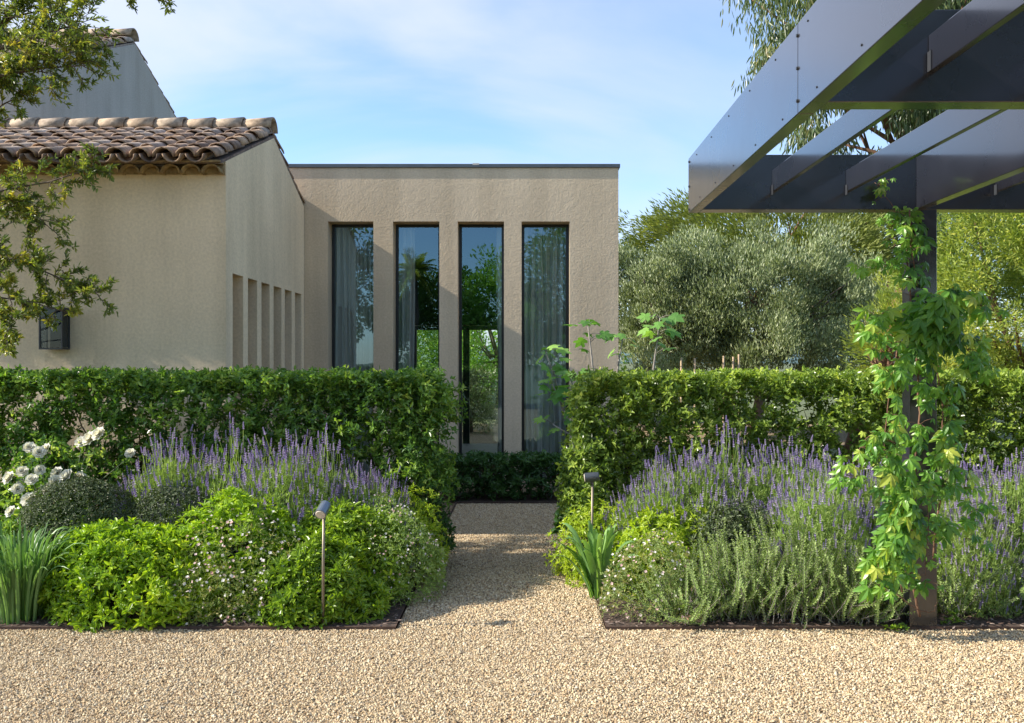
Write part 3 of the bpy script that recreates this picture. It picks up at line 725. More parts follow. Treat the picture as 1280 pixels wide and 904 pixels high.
# ------------------------------------------------------------------ left bed shrubs
G1 = 'bright green rounded shrubs at the front of the left bed'
bush('green_shrub', 'large bright green rounded shrub nearest the strappy clump at far left', 'shrub', (-2.52, 5.92), .62, .44, .62, 3400, 6, .052, .019, L['choisya'], 31, G1, amp=.24)
bush('green_shrub', 'yellow-green rounded shrub rising behind the pink and white daisies', 'shrub', (-1.92, 6.12), .56, .40, .68, 2700, 6, .048, .018, L['choisya'], 32, G1, amp=.24)
bush('green_shrub', 'lower fresh green shrub right behind the left spotlight stake', 'shrub', (-1.32, 5.86), .42, .36, .46, 2200, 6, .052, .019, L['choisya_deep'], 33, G1, amp=.24)
bush('green_shrub', 'rounded green shrub between the left spotlight head and the white-flowered shrub', 'shrub', (-1.24, 6.24), .44, .32, .62, 2000, 6, .052, .019, L['choisya_deep'], 34, G1, amp=.22)
bush('clipped_ball', 'clipped grey-green ball shrub beside the white roses', 'shrub', (-3.02, 6.26, .38), .40, .32, .50, 5600, 3, .022, .009, L['dark_ball'], 41, 'dark clipped ball shrubs', depth=.14, amp=.10, kind=4)
bush('clipped_ball', 'smaller darker clipped ball shrub between the roses and the lavender', 'shrub', (-2.38, 6.30, .38), .37, .28, .42, 5000, 3, .022, .009, L['dark_ball'], 42, 'dark clipped ball shrubs', depth=.14, amp=.10, kind=4)

bush('shrub', 'dark leafy shrub at the left edge of the bed behind the strappy clump', 'shrub', (-3.55, 6.15), .42, .34, .50, 1200, 5, .045, .02, L['hedge'], 25)
def daisies(mb, P, N, r):
    n = len(P); N = nrm(N); A = nrm(np.cross(N, rand_unit(n))); B = np.cross(N, A)
    th = np.arange(8)*2*pi/8; rad = np.where(np.arange(8) % 2, 1.0, .72)
    R = (np.broadcast_to(r, (n,))[:, None]*rad[None])
    V = P[:, None]+A[:, None]*(np.cos(th)*R)[:, :, None]+B[:, None]*(np.sin(th)*R)[:, :, None]
    V = np.concatenate([P[:, None]-N[:, None]*.003, V], 1); b = np.arange(n)[:, None]*9
    T = np.concatenate([b+[0, 1+i, 1+(i+1) % 8] for i in range(8)])
    mb.add(V.reshape(-1, 3), None, T, np.repeat(RNG.random(n)**1.3, 9))
def erigeron(label, c, rx, ry, h, n, nf, seed, mat='fine', group='low daisy mounds', fr=.0105, pale=False):
    t = thing('daisy_mound', label, 'flowering plant', (c[0], c[1], 0), group)
    mb = MB(); P, N, q = dome((c[0], c[1], .05), rx, ry, h, n, seed, .35, .16, -.1)
    rosettes(mb, P, N, 4, .026, .0065, .8, 4, .1, .5)
    P, N, q = dome((c[0], c[1], .06), rx*1.05, ry*1.05, h*1.05, nf, seed, .12, .16, -.1)
    base = P-N*.05
    mb.leaves(base, N, rand_unit(len(P)), .055, .003, .4, 0, 0, 4)
    mb.build('foliage', L[mat], t)
    mb = MB(); daisies(mb, P, nrm(N+RNG.normal(0, .35, N.shape)+np.array([0, -.25, .2])), RNG.uniform(fr*.55, fr*1.05, len(P)))
    tag(mb.build('blossoms', L['petal'], t), kind='stuff')
    return t
erigeron('pink and white daisy mound among the green shrubs left of the left spotlight', (-1.80, 5.84), .54, .28, .54, 1500, 430, 51, fr=.0125)
erigeron('small daisy mound spilling over the gravel edge below the left green shrubs', (-1.9, 5.66), .42, .16, .28, 900, 170, 52, fr=.012)
erigeron('pinkish daisy mound at the front corner of the right bed beside the path', (.84, 5.92), .34, .38, .42, 1900, 260, 53, fr=.0115)
erigeron('loose white-flowered mound spilling over the path edge from the left bed', (-.93, 6.38), .38, .44, .58, 4200, 560, 54, 'lav_leaf', fr=.0095)
bush('lime_shrub', 'lime yellow shrub top behind the loose white flowers left of the path', 'shrub', (-.86, 6.66, .2), .30, .22, .52, 1100, 6, .036, .012, L['lime'], 55, 'lime yellow shrubs', amp=.3, depth=.45)
bush('lime_shrub', 'pale lime yellow shrub beside the path under the right spotlight', 'shrub', (.55, 6.76, .15), .34, .32, .50, 1100, 6, .036, .012, L['lime'], 56, 'lime yellow shrubs', amp=.32, depth=.45)
bush('lime_shrub', 'bright yellow-green shrub behind the daisies in the right bed', 'shrub', (.96, 6.28, .15), .40, .28, .48, 1200, 6, .046, .016, L['lime'], 57, 'lime yellow shrubs', amp=.32, depth=.45)
bush('dark_shrub', 'dark green shrub in the hollow in the middle of the right lavender', 'shrub', (1.42, 6.22, .2), .36, .26, .50, 1600, 4, .04, .012, L['dark_ball'], 58, depth=.4)

# ------------------------------------------------------------------ strappy clumps
def blades(name, label, cat, c, n, h, spread, w, mat, seed, droop=.35, ex=1.7, base=.05):
    r = np.random.default_rng(seed); mb = MB()
    t = thing(name, label, cat, (c[0], c[1], 0))
    for i in range(n):
        a = r.uniform(0, 2*pi); q = r.random()**.7; lean = spread*q
        hh = h*r.uniform(.65, 1.05); k = 9
        s = np.linspace(0, 1, k)
        out = np.array([cos(a), sin(a)])
        rad = lean*(s**ex); z = hh*np.sin(s*pi/2*(1-.0*q))*(1-droop*q*s**2.5)
        b = np.array([c[0], c[1]])+out*base*r.random()
        P = np.stack([b[0]+out[0]*rad, b[1]+out[1]*rad, z+.01], -1)
        side = np.array([-out[1], out[0], 0]); tw = r.uniform(-.8, .8)
        D = nrm(np.gradient(P, axis=0)); up = np.cross(side, D)
        sd = side*cos(tw)+up*sin(tw)
        ww = w*r.uniform(.7, 1.1)*np.clip(1.15-s**3*1.15, .02, 1)*(.6+.4*np.minimum(1, s*4))
        L1 = P+sd*ww[:, None]/2+np.cross(sd, D)*ww[:, None]*.15; R1 = P-sd*ww[:, None]/2+np.cross(sd, D)*ww[:, None]*.15
        V = np.concatenate([L1, P, R1]); Q = []
        for j in range(k-1): Q += [(j, j+1, k+j+1, k+j), (k+j, k+j+1, 2*k+j+1, 2*k+j)]
        mb.add(V, Q, rnd=r.random())
    mb.build('leaves', mat, t); return t
blades('strappy_clump', 'clump of long arching strappy leaves at the far left corner of the bed', 'plant', (-3.12, 5.70), 230, .60, .34, .018, L['blade'], 61, .2, 1.4, .16)
blades('iris_clump', 'clump of broad upright sword leaves beside the path in the right bed', 'plant', (.50, 6.22), 36, .50, .36, .05, L['iris'], 62, .12, 1.15)

# ------------------------------------------------------------------ lavender
def make_lavender(label, seed, group, nst=640, h=1.0, R=.46, nfol=3600):
    r = np.random.default_rng(seed)
    t = thing('lavender', label, 'lavender plant', (0, 0, 0), group)
    fol = MB(); st = MB(); fl = MB()
    P, N, q = dome((0, 0, .02), R*.95, R*.95, h*.80, nfol, seed, .42, .10, -.05)
    rr0 = np.clip(r.normal(.5, .2, len(P))+(q-.8), 0, 1)
    rosettes(fol, P, nrm(N*.5+np.array([0, 0, 1.])), 5, .040, .0048, 1.0, 4, .05, .4, rr=rr0)
    P, N, q = dome((0, 0, .02), R*.95, R*.95, h*.80, nst, seed+1, .10, .10, .02)
    for i in range(len(P)):
        out = N[i]*[1, 1, 0]
        d0 = nrm(N[i]*.42+np.array([0, 0, 1.])+r.normal(0, .10, 3))
        up = max(0, (P[i][2]/(h*.8)))
        b = P[i]-d0*.10; tip = P[i]+d0*r.uniform(.04, .19)*(.40+.75*up)
        m = (b+tip)/2+r.normal(0, .006, 3)
        pts = np.array([b, m, tip])
        d = nrm(tip-m+np.array([0, 0, .02]))
        e = tip+d*r.uniform(.032, .066)
        side = nrm(np.cross(d, r.normal(size=3)))
        for sd in (side, np.cross(d, side)):
            V = np.concatenate([pts+sd*.0017, pts-sd*.0017]); st.add(V, [(0, 1, 4, 3), (1, 2, 5, 4)], rnd=r.random())
        # flower spike: whorls of florets
        L_ = np.linalg.norm(e-tip); nw = 5; k = 5
        c0 = r.random()*.8
        PP, DD = [], []
        for w in range(nw):
            s = w/(nw-1); cc = tip+d*L_*s
            A = nrm(np.cross(d, side)); 
            for j in range(k):
                an = 2*pi*j/k+w*.6
                o_ = side*cos(an)+A*sin(an)
                PP.append(cc-o_*.0005); DD.append(o_*(1.0-.6*s)+d*(.9+s))
        PP = np.array(PP); DD = np.array(DD)
        fl.leaves(PP, DD, np.tile(d, (len(PP), 1)), .0165*r.uniform(.8, 1.15), .0105, np.clip(c0+r.uniform(-.12, .25, len(PP)), 0, 1), .2, 0, 4)
    fol.build('foliage', L['lav_leaf'], t); st.build('flower_stalks', L['lav_leaf'], t); tag(fl.build('flower_spikes', L['lav_flower'], t), kind='stuff')
    return t
GL, GR = 'purple lavender plants of the left bed', 'purple lavender plants of the right bed'
protoA = make_lavender('', 101, GL); protoB = make_lavender('', 102, GL, nst=560, h=.98)
lav = [  # x, y, scale, heightscale, label, group
 (-2.52, 6.62, .98, 1.08, 'purple lavender next to the single white rose, leftmost lavender of the left bed', GL),
 (-2.12, 6.58, 1.05, 1.08, 'purple lavender standing behind the darker clipped ball shrub', GL),
 (-1.68, 6.52, 1.05, 1.08, 'purple lavender in the middle of the row left of the path', GL),
 (-1.38, 6.62, 1.0, 1.02, 'purple lavender just behind the left spotlight head', GL),
 (-1.10, 6.60, .82, .86, 'lower purple lavender, the one nearest the path in the left bed', GL),
 (.92, 6.68, .86, .86, 'purple lavender behind the right spotlight, nearest the path in the right bed', GR),
 (1.22, 6.66, 1.0, 1.00, 'full purple lavender left of the highest one in the right bed', GR),
 (1.55, 6.72, 1.1, 1.06, 'tallest purple lavender of the mass, above the dark shrub', GR),
 (1.92, 6.66, 1.05, 1.02, 'purple lavender at the back between the dark shrub and the pergola post', GR),
 (1.94, 6.12, .95, .92, 'purple lavender in front, just left of the creeper on the post', GR),
 (2.38, 6.55, 1.05, .92, 'purple lavender hidden mostly behind the pergola post', GR),
 (2.90, 6.35, 1.05, .98, 'purple lavender directly right of the pergola post', GR),
 (3.32, 6.20, 1.05, .98, 'purple lavender at the right edge of the photograph', GR),
 (2.88, 5.98, .75, .70, 'short green lavender at the front, right of the pergola post', GR),
]
used = {}
for i, (x, y, s, hs, lab, g) in enumerate(lav):
    src = protoA if i % 2 == 0 else protoB
    o = src if src.name not in used else copy_tree(src)
    used[src.name] = 1
    o.location = (x, y, 0); o.rotation_euler = (0, 0, i*1.37); o.scale = (s, s, hs); tag(o, lab, group=g)

# ------------------------------------------------------------------ twiggy grey-green shrubs
def twiggy(label, c, rx, ry, h, n, seed, grp='grey-green twiggy shrubs at the front of the right bed', Ln=.017, W=.0066):
    r = np.random.default_rng(seed)
    t = thing('twiggy_shrub', label, 'shrub', (c[0], c[1], 0), grp)
    st = MB(); PP, DD, NN, RR = [], [], [], []
    for i in range(n):
        a = r.uniform(0, 2*pi); q = r.random()**.5; out = np.array([cos(a)*rx, sin(a)*ry, 0])
        b = np.array([c[0], c[1], .0])+out*q*.8+r.normal(0, .03, 3)*[1, 1, 0]; b[2] = h*.45*max(0, r.random()-.45)*(1-q*.5)
        tip = np.array([c[0], c[1], 0])+out*q*1.12; tip[2] = h*(1.0-.35*q**2)*r.uniform(.45, 1.1)
        tip = tip+r.normal(0, .10, 3)*[1, 1, .4]; tip[2] = max(tip[2], .05); m = (b+tip)/2+r.normal(0, .035, 3); pts = np.array([b, m, tip])
        st.tube(pts, [.003, .0022, .001], 3, cap=False)
        k = int(np.linalg.norm(tip-b)/.0125)
        s = np.linspace(.12, 1, k)[:, None]
        C = (1-s)**2*b+2*s*(1-s)*m+s*s*tip
        d = nrm(tip-b); A = nrm(np.cross(d, r.normal(size=3))); B = np.cross(d, A)
        for sg in (1, -1, 2, -2):
            an = np.arange(k)*pi/2+r.uniform(-.3, .3, k)+(pi if sg < 0 else 0)+(0.8 if abs(sg) == 2 else 0)
            o_ = A*np.cos(an)[:, None]+B*np.sin(an)[:, None]
            PP.append(C); DD.append(o_+d*.8); NN.append(d-o_*.5+r.normal(0, .2, (k, 3))); RR.append(np.clip(r.normal(.5, .22)+r.normal(0, .1, k), 0, 1))
    fo = MB(); PP = np.concatenate(PP); fo.leaves(PP, np.concatenate(DD), np.concatenate(NN), RNG.uniform(Ln*.7, Ln*1.3, len(PP)), W, np.concatenate(RR), .1, .1, 4)
    fo.build('foliage', L['twig_leaf'], t); st.build('stems', M['bark_pale'], t); return t
twiggy('grey-green twiggy shrub behind the terracotta stone', (1.28, 5.86), .36, .32, .50, 270, 71)
twiggy('tall grey-green twiggy shrub midway between the stone and the post', (1.62, 5.80), .36, .30, .60, 300, 72)
twiggy('grey-green twiggy shrub immediately left of the pergola post', (2.02, 5.74), .32, .26, .48, 280, 73)
twiggy('low grey-green twiggy shrub at the left of the stone among the daisies', (1.02, 5.78), .26, .28, .34, 190, 74)
twiggy('dark twiggy shrub right of the pergola post under the lavender', (2.78, 5.84), .28, .16, .42, 120, 75)
twiggy('twiggy shrub at the right edge of the photo in front of the lavender', (3.22, 5.86), .26, .18, .40, 120, 76)

# terracotta stone
mb = MB(); th = np.linspace(0, 2*pi, 12, endpoint=False)
ring = lambda r, z: np.stack([1.02+r*np.cos(th)*.075*(1+.12*np.sin(th*3)), 5.60+r*np.sin(th)*.05, np.full(12, z)], -1)
V = np.concatenate([ring(.95, .018), ring(1.05, .04), ring(.85, .062), ring(.4, .068)])
Q = [(j*12+i, j*12+(i+1) % 12, (j+1)*12+(i+1) % 12, (j+1)*12+i) for j in range(3) for i in range(12)]
mb.add(V, Q, [(36, 36+i, 36+i+1) for i in range(1, 11)])
tag(mb.build('stone', M['stone_red'], smooth=True), 'flat reddish stone lying at the front of the right bed', 'stone')

# ------------------------------------------------------------------ roses
rose = thing('rose_bush', 'white flowering rose bush at the left edge before the hedge', 'rose bush', (-3.42, 6.66, 0))
bl = [(28, 590), (40, 600), (72, 592), (50, 588), (36, 625), (22, 612), (70, 603), (84, 596), (102, 553), (113, 549), (124, 543), (37, 560), (49, 566), (58, 563), (163, 567), (75, 608), (100, 598), (14, 640), (28, 606), (60, 612), (12, 598)]
st = MB(); fo = MB(); PP = []
for i, (px, py) in enumerate(bl):
    D_ = 6.36+RNG.uniform(-.12, .06); p = at(px, py, D_)
    b = np.array([-3.35+RNG.uniform(-.15, .15), 6.66, 0]); m = (b+p)/2+np.array([RNG.uniform(-.08, .02), 0, .12])
    q = p-np.array([0, -.01, .015]); st.tube([b, m, q], [.006, .004, .0025], 5)
    for s in np.linspace(.5, .97, 8):
        PP.append((1-s)**2*b+2*s*(1-s)*m+s*s*q+RNG.normal(0, .02, 3))
    mb = MB(); R = .036*RNG.uniform(.75, 1.15)
    nd = nrm(np.array([RNG.normal(0, .4), -.8, .6]))
    for ring_, (cnt, el, sc) in enumerate(((8, .05, 1.0), (8, .4, .92), (7, .75, .8), (6, 1.05, .62), (4, 1.35, .45))):
        A = nrm(np.cross(nd, [0.3, .2, 1])); B = np.cross(nd, A)
        an = np.arange(cnt)*2*pi/cnt+ring_*.5+RNG.uniform(-.15, .15, cnt)
        o_ = A*np.cos(an)[:, None]+B*np.sin(an)[:, None]
        mb.leaves(np.tile(p, (cnt, 1)), o_*cos(el)+nd*sin(el), nd*cos(el)-o_*sin(el), R*sc*1.5, R*sc*1.7, RNG.random(cnt), .12, -.15)
    mb.build('bloom', L['rose'], rose)
PP = np.array(PP); rosettes(fo, PP, rand_unit(len(PP))+[0, -.2, .6], 4, .045, .024, .3)
P2 = np.array([-3.42, 6.60, .62])+rand_unit(260)*np.array([.28, .2, .42]); rosettes(fo, P2, rand_unit(260)+[0, -.3, .7], 4, .045, .024, .3)
st.build('stems', M['stem_green'], rose); fo.build('foliage', L['hedge'], rose)

# ------------------------------------------------------------------ spotlights
def spot(label, x, y, ztop, aim, mat):
    t = thing('garden_spotlight', label, 'garden light', (x, y, 0), 'stake spotlights in the beds')
    mb = MB(); mb.tube([(x, y, -.02), (x, y, ztop*.5), (x+.004, y, ztop-.035)], [.0085, .0085, .0085], 10); mb.build('stake', M['bronze'], t, True)
    c = np.array([x, y, ztop]); d = nrm(np.array(aim))
    mb = MB(); mb.box(x-.012, x+.012, y-.006, y+.006, ztop-.045, ztop-.015); mb.build('knuckle', mat, t)
    mb = MB(); mb.tube([c-d*.052, c-d*.048, c-d*.02, c+d*.045, c+d*.050], [.024, .031, .034, .035, .035], 20); mb.build('lamp_head', mat, t, False)
    mb = MB(); mb.tube([c+d*.0502, c+d*.054], [.030, .026], 20); ln = mb.build('lens', M['lens'], t)
    return t
spot('slim stake spotlight with round head tilted towards the gravel, left bed', (404-655)/1150*5.535, 5.535, .715, (-.16, -.86, -.5), M['lamp_metal'])
spot('dark stake spotlight with level cylinder head at the right of the path', (740-655)/1150*6.45, 6.45, .795, (-.97, .1, -.12), plain('dark_lamp_metal', (.07, .08, .09), .4, .5))

# stakes behind the right hedge
for i, (px, py, lab) in enumerate([(851, 447, 'leftmost thin wooden stake above the right hedge'), (868, 448, 'second thin wooden stake from the left above the right hedge'), (904, 445, 'middle thin wooden stake above the right hedge'), (916, 446, 'fourth thin wooden stake from the left above the right hedge'), (923, 443, 'rightmost and tallest thin wooden stake above the right hedge')]):
    p = at(px, py, 8.9); mb = MB(); mb.tube([(p[0], p[1], 0), (p[0]+.004, p[1], p[2])], [.011, .010], 6)
    tag(mb.build('stake', M['timber']), lab, 'stake', 'wooden stakes behind the right hedge')

# ------------------------------------------------------------------ young fig trees
def lobed(mb, p, d, n, s, rnd):
    """five-lobed leaf with rounded sinuses"""
    out = [(0, 0), (.10, -.10), (.42, -.05), (.62, .12), (.40, .30), (.72, .52), (.60, .72), (.33, .60), (.20, .80), (0, 1.05),
           (-.20, .80), (-.33, .60), (-.60, .72), (-.72, .52), (-.40, .30), (-.62, .12), (-.42, -.05), (-.10, -.10)]
    d = nrm(d); sd = nrm(np.cross(d, n)); n = np.cross(sd, d)
    V = [p+d*.35*s]
    for (u, v) in out: V.append(p+sd*u*s*.75+d*v*s+n*s*(-.18*(u*u+(v-.35)**2)))
    k = len(out); mb.add(V, None, [(0, 1+i, 1+(i+1) % k) for i in range(k)], rnd)
def fig(label, root, stems_, seed):
    t = thing('fig_tree', label, 'fig tree', tuple(root), 'young fig trees')
    r = np.random.default_rng(seed); st = MB(); fo = MB()
    for (pts, nl, s) in stems_:
        P = np.array([root]+[at(*q) for q in pts]); k = len(P)
        st.tube(P, np.linspace(.016, .006, k), 7)
        for i in range(nl):
            f = 1-.42*(i/nl)**1.2*r.uniform(.6, 1)
            if i < 4: f = 1
            x = f*(k-1); j = min(int(x), k-2); b = P[j]+(P[j+1]-P[j])*(x-j)
            a = r.uniform(0, 2*pi); o_ = np.array([cos(a), sin(a)*.8, r.uniform(.0, .8)])
            e = b+nrm(o_)*r.uniform(.07, .14)
            st.tube([b, (b+e)/2+[0, 0, .01], e], [.003, .0025, .002], 4)
            dd = nrm(o_*[1, 1, .0]+[0, 0, r.uniform(-.7, .1)])
            lobed(fo, e, dd, nrm(np.array([0, -.45, 1])+r.normal(0, .3, 3)), s*r.uniform(.75, 1.15), r.random())
    st.build('stems', M['bark_pale'], t); fo.build('foliage', L['fig'], t)
fig('young fig tree with lobed leaves in front of the rightmost tall window', (.62, 9.2, 0),
    [([(738, 560, 9.2), (742, 470, 9.25), (738, 432, 9.3), (735, 408, 9.3)], 11, .13), ([(745, 560, 9.3), (770, 480, 9.4), (774, 448, 9.4), (778, 425, 9.4)], 8, .13),
     ([(725, 560, 9.2), (705, 520, 9.1), (693, 470, 9.1), (682, 440, 9.1)], 12, .14), ([(728, 570, 9.0), (712, 530, 8.9), (700, 500, 8.9), (690, 480, 8.9)], 12, .15),
     ([(730, 550, 9.0), (722, 500, 8.9), (712, 470, 8.8)], 10, .14), ([(728, 590, 8.9), (715, 545, 8.8), (690, 530, 8.8)], 7, .13)], 81)
fig('slender young fig tree rising above the left end of the right hedge', (1.28, 8.9, 0),
    [([(812, 560, 8.9), (817, 460, 8.9), (821, 430, 8.9), (825, 398, 8.9)], 16, .14)], 82)

# ------------------------------------------------------------------ creeper on the post
def palmate(mb, p, d, n, s, rnd, k=5):
    d = nrm(d); sd = nrm(np.cross(d, n)); n = np.cross(sd, d)
    ang = {5: (-1.75, -.85, 0, .85, 1.75), 3: (-1.0, 0, 1.0)}[k]; sz = {5: (.62, .9, 1, .9, .62), 3: (.85, 1, .85)}[k]
    D = np.array([d*cos(a)+sd*sin(a)-n*.25 for a in ang]); N = np.tile(n, (k, 1))+RNG.normal(0, .15, (k, 3))
    # leaflets with a serrate outline: 10 verts
    for q in range(k):
        dq = nrm(D[q]); s2 = nrm(np.cross(dq, N[q])); nq = np.cross(s2, dq); l = s*sz[q]; w = l*.20
        prof = [(.0, 0), (.18, .35), (.36, .85), (.44, .8), (.58, 1.0), (.66, .8), (.78, .62), (.84, .42), (1, 0)]
        mid = [p+dq*l*a-nq*l*.28*a*a for a, b in prof]
        Lf = [p+dq*l*a+s2*w*b+nq*(w*b*.3-l*.28*a*a) for a, b in prof[1:-1]]; Rt = [p+dq*l*a-s2*w*b+nq*(w*b*.3-l*.28*a*a) for a, b in prof[1:-1]]
        V = mid+Lf+Rt; m = len(prof); T = [(0, 1, m), (0, 2*m-2, 1), (m-2, m-1, 2*m-3), (m-2, 3*m-5, m-1)]; Q = []
        for i in range(m-3): Q += [(1+i, 2+i, m+1+i, m+i), (1+i, 2*m-2+i, 2*m-1+i, 2+i)]
        mb.add(V, Q, T, rnd)
cre = thing('creeper', 'green five-leaved climbing creeper growing up the pergola post', 'climbing plant', (2.33, 5.47, 0))
st = MB(); fo = MB(); tips = []
r = np.random.default_rng(91)
def vine(pts, rad, n=26, leaves=0, s=.1, spread=.06):
    P = np.array([at(*q) for q in pts]); k = len(P); tt = np.linspace(0, k-1, n)
    C = np.stack([np.interp(tt, range(k), P[:, i]) for i in range(3)], -1)
    C[1:-1] = (C[:-2]+C[1:-1]*2+C[2:])/4; C += r.normal(0, .004, C.shape)
    st.tube(C, np.linspace(rad, rad*.4, n), 5)
    leaves = int(leaves*2.15)
    for i in range(leaves):
        b = C[int(r.uniform(.08, 1)*(n-1))]
        a = r.uniform(0, 2*pi); o_ = np.array([cos(a), -abs(sin(a))*.9-.1, r.uniform(-.1, .7)])
        e = b+nrm(o_)*r.uniform(.03, .10)+r.normal(0, spread*.3, 3)
        st.tube([b, (b+e)/2+[0, 0, .008], e], [.0018, .0015, .0012], 3, cap=False)
        dd = nrm(o_*[1, 1, 0]*r.uniform(.3, 1)+[r.normal(0, .3), 0, -r.uniform(.3, 1.1)])
        nn = nrm(np.array([r.normal(0, .35), -.8, .7]))
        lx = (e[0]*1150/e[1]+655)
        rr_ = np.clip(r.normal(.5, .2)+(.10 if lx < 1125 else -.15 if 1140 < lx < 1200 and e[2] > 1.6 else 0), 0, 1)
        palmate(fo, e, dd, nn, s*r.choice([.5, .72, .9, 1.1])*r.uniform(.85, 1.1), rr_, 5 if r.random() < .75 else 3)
D1, D2, D3 = 5.40, 5.46, 5.30
vine([(1150, 770, D1), (1135, 700, D1), (1140, 620, D1), (1150, 520, D1), (1145, 430, D1), (1135, 340, D2), (1133, 290, D2), (1120, 262, D2)], .009, 40, 56, .085)
vine([(1128, 740, D2), (1120, 640, D3), (1105, 560, D3), (1112, 480, D3), (1140, 400, D1)], .006, 30, 52, .09)
vine([(1165, 700, D1), (1180, 600, D1), (1178, 500, D1), (1165, 430, D1), (1160, 380, D1)], .006, 30, 50, .09)
vine([(1140, 430, D1), (1120, 400, D1), (1095, 395, D3), (1080, 420, D3)], .004, 16, 16, .075)
vine([(1150, 400, D3), (1185, 372, D3), (1215, 378, D3), (1238, 392, D3)], .004, 16, 26, .085)
vine([(1160, 420, D3), (1190, 420, D3), (1215, 440, D3), (1222, 470, D3)], .004, 16, 22, .085)
vine([(1145, 440, D3), (1170, 400, D3), (1175, 380, D3)], .004, 14, 30, .10)
vine([(1130, 560, D3), (1090, 540, D3), (1072, 560, D3), (1060, 600, D3), (1050, 612, D3)], .0035, 16, 16, .07)
vine([(1130, 345, D2), (1110, 325, D2), (1085, 335, D2), (1070, 345, D2)], .003, 14, 13, .055)
vine([(1132, 330, D2), (1112, 300, D2), (1120, 265, D2), (1100, 236, D2), (1092, 228, D2)], .003, 16, 14, .05)
vine([(1130, 660, D3), (1100, 680, D3), (1092, 720, D3), (1105, 745, D3)], .004, 16, 26, .085)
vine([(1140, 600, D3), (1125, 650, D3), (1118, 700, D3)], .004, 14, 30, .095)
vine([(1160, 600, D3), (1160, 660, D3), (1158, 690, D3), (1155, 735, D3)], .003, 18, 9, .055)
vine([(1170, 560, D1), (1200, 590, D1), (1215, 640, D1), (1205, 680, D1)], .003, 16, 14, .075)
vine([(1120, 480, D3), (1090, 440, D3), (1082, 400, D3)], .003, 14, 14, .07)
vine([(1122, 742, D3), (1140, 758, D3), (1160, 768, D3), (1170, 762, D3), (1172, 745, D3)], .0045, 16, 0)
vine([(1138, 262, D1), (1140, 320, D1), (1147, 360, D1)], .005, 12, 4, .05)
st.build('stems', M['bark_brown'], cre); fo.build('foliage', L['creeper'], cre)

# tiny weeds at the foot of the post
mb = MB(); P = np.array([2.22, 5.47, .02])+RNG.normal(0, .02, (8, 3))*[1.6, .6, .1]; rosettes(mb, P, np.tile([0, -.2, 1.], (8, 1)), 5, .035, .016, .4)
P = np.array([2.58, 5.56, .05])+RNG.normal(0, .02, (9, 3))*[1.4, .6, 1.5]; mb2 = MB(); rosettes(mb2, P, np.tile([0, -.2, 1.], (9, 1)), 5, .04, .018, .4)
tag(mb.build('weed', L['choisya_deep']), 'tiny green weed on the gravel left of the post foot', 'weed')
tag(mb2.build('weed', L['choisya_deep']), 'small leafy weed at the right side of the post foot', 'weed')

# ------------------------------------------------------------------ trees
def tree(name, label, root, th, c, rad, ncl, nleaf, Ln, W, leafmat, barkmat, seed, group=None, clr=.33, style='round', kind=4, lean=(0, 0), tr=.14, shell=.55, lo=-.7, nlimb=16, fold=.15, amp=.24):
    r = np.random.default_rng(seed)
    t = thing(name, label, 'tree', tuple(root), group)
    root = np.array(root, float); c = np.array(c, float); rad = np.array(rad, float)
    top = root+np.array([lean[0], lean[1], th]); mb = MB()
    m = (root+top)/2+r.normal(0, .06, 3)*[1, 1, 0]
    mb.tube([root, m, top, top+(c-top)*.5], [tr, tr*.8, tr*.62, tr*.4], 10)
    d = nrm(r.normal(size=(ncl*3, 3))); d = d[d[:, 2] > lo][:ncl]
    L_ = 1+amp*lump(d, seed, 3.4)
    q = shell+(1-shell)*r.random(len(d))**.6
    C = c+d*(L_*q)[:, None]*rad
    for i in range(min(nlimb, len(C))):
        e = C[i]; s0 = top+(c-top)*.5*r.random()
        mm = (s0+e)/2+r.normal(0, .08, 3)*rad.mean()*.5
        mb.tube([s0, mm, e], [tr*.32, tr*.2, tr*.06], 6)
        for j in range(3):
            e2 = C[r.integers(len(C))]
            if np.linalg.norm(e2-e) < rad.mean()*.7: mb.tube([mm, (mm+e2)/2+r.normal(0, .05, 3), e2], [tr*.12, tr*.08, tr*.03], 5)
    tk = mb.build('trunk', barkmat, t)
    per = nleaf//len(C); idx = np.repeat(np.arange(len(C)), per)
    cs = r.uniform(.55, 1.35, len(C))*clr
    u = nrm(r.normal(size=(len(idx), 3)))*(r.random(len(idx))**.45)[:, None]
    P = C[idx]+u*cs[idx][:, None]*[1, 1, .8]
    tone = r.normal(0, .12, len(C))[idx]
    rnd = np.clip(r.beta(2, 2, len(P))*.8+.1+tone, 0, 1)
    dc = nrm(P-c)
    if style == 'round': D = u+dc*.5+r.normal(0, .5, P.shape)
    elif style == 'up': D = u*.35+dc*.3+np.array([0, 0, 1.0])+r.normal(0, .3, P.shape)
    elif style == 'hang': D = np.array([0, 0, -1.3])+r.normal(0, .35, P.shape)+u*.3
    elif style == 'fan': D = dc*1.0+u*.3+np.array([0, 0, .35])+r.normal(0, .3, P.shape)
    N = nrm(r.normal(size=P.shape)+dc*.5+[0, 0, .5])
    fo = MB(); fo.leaves(P, D, N, r.uniform(.7, 1.25, len(P))*Ln, W, rnd, fold, .1, kind)
    fo.build('crown', leafmat, t); return t

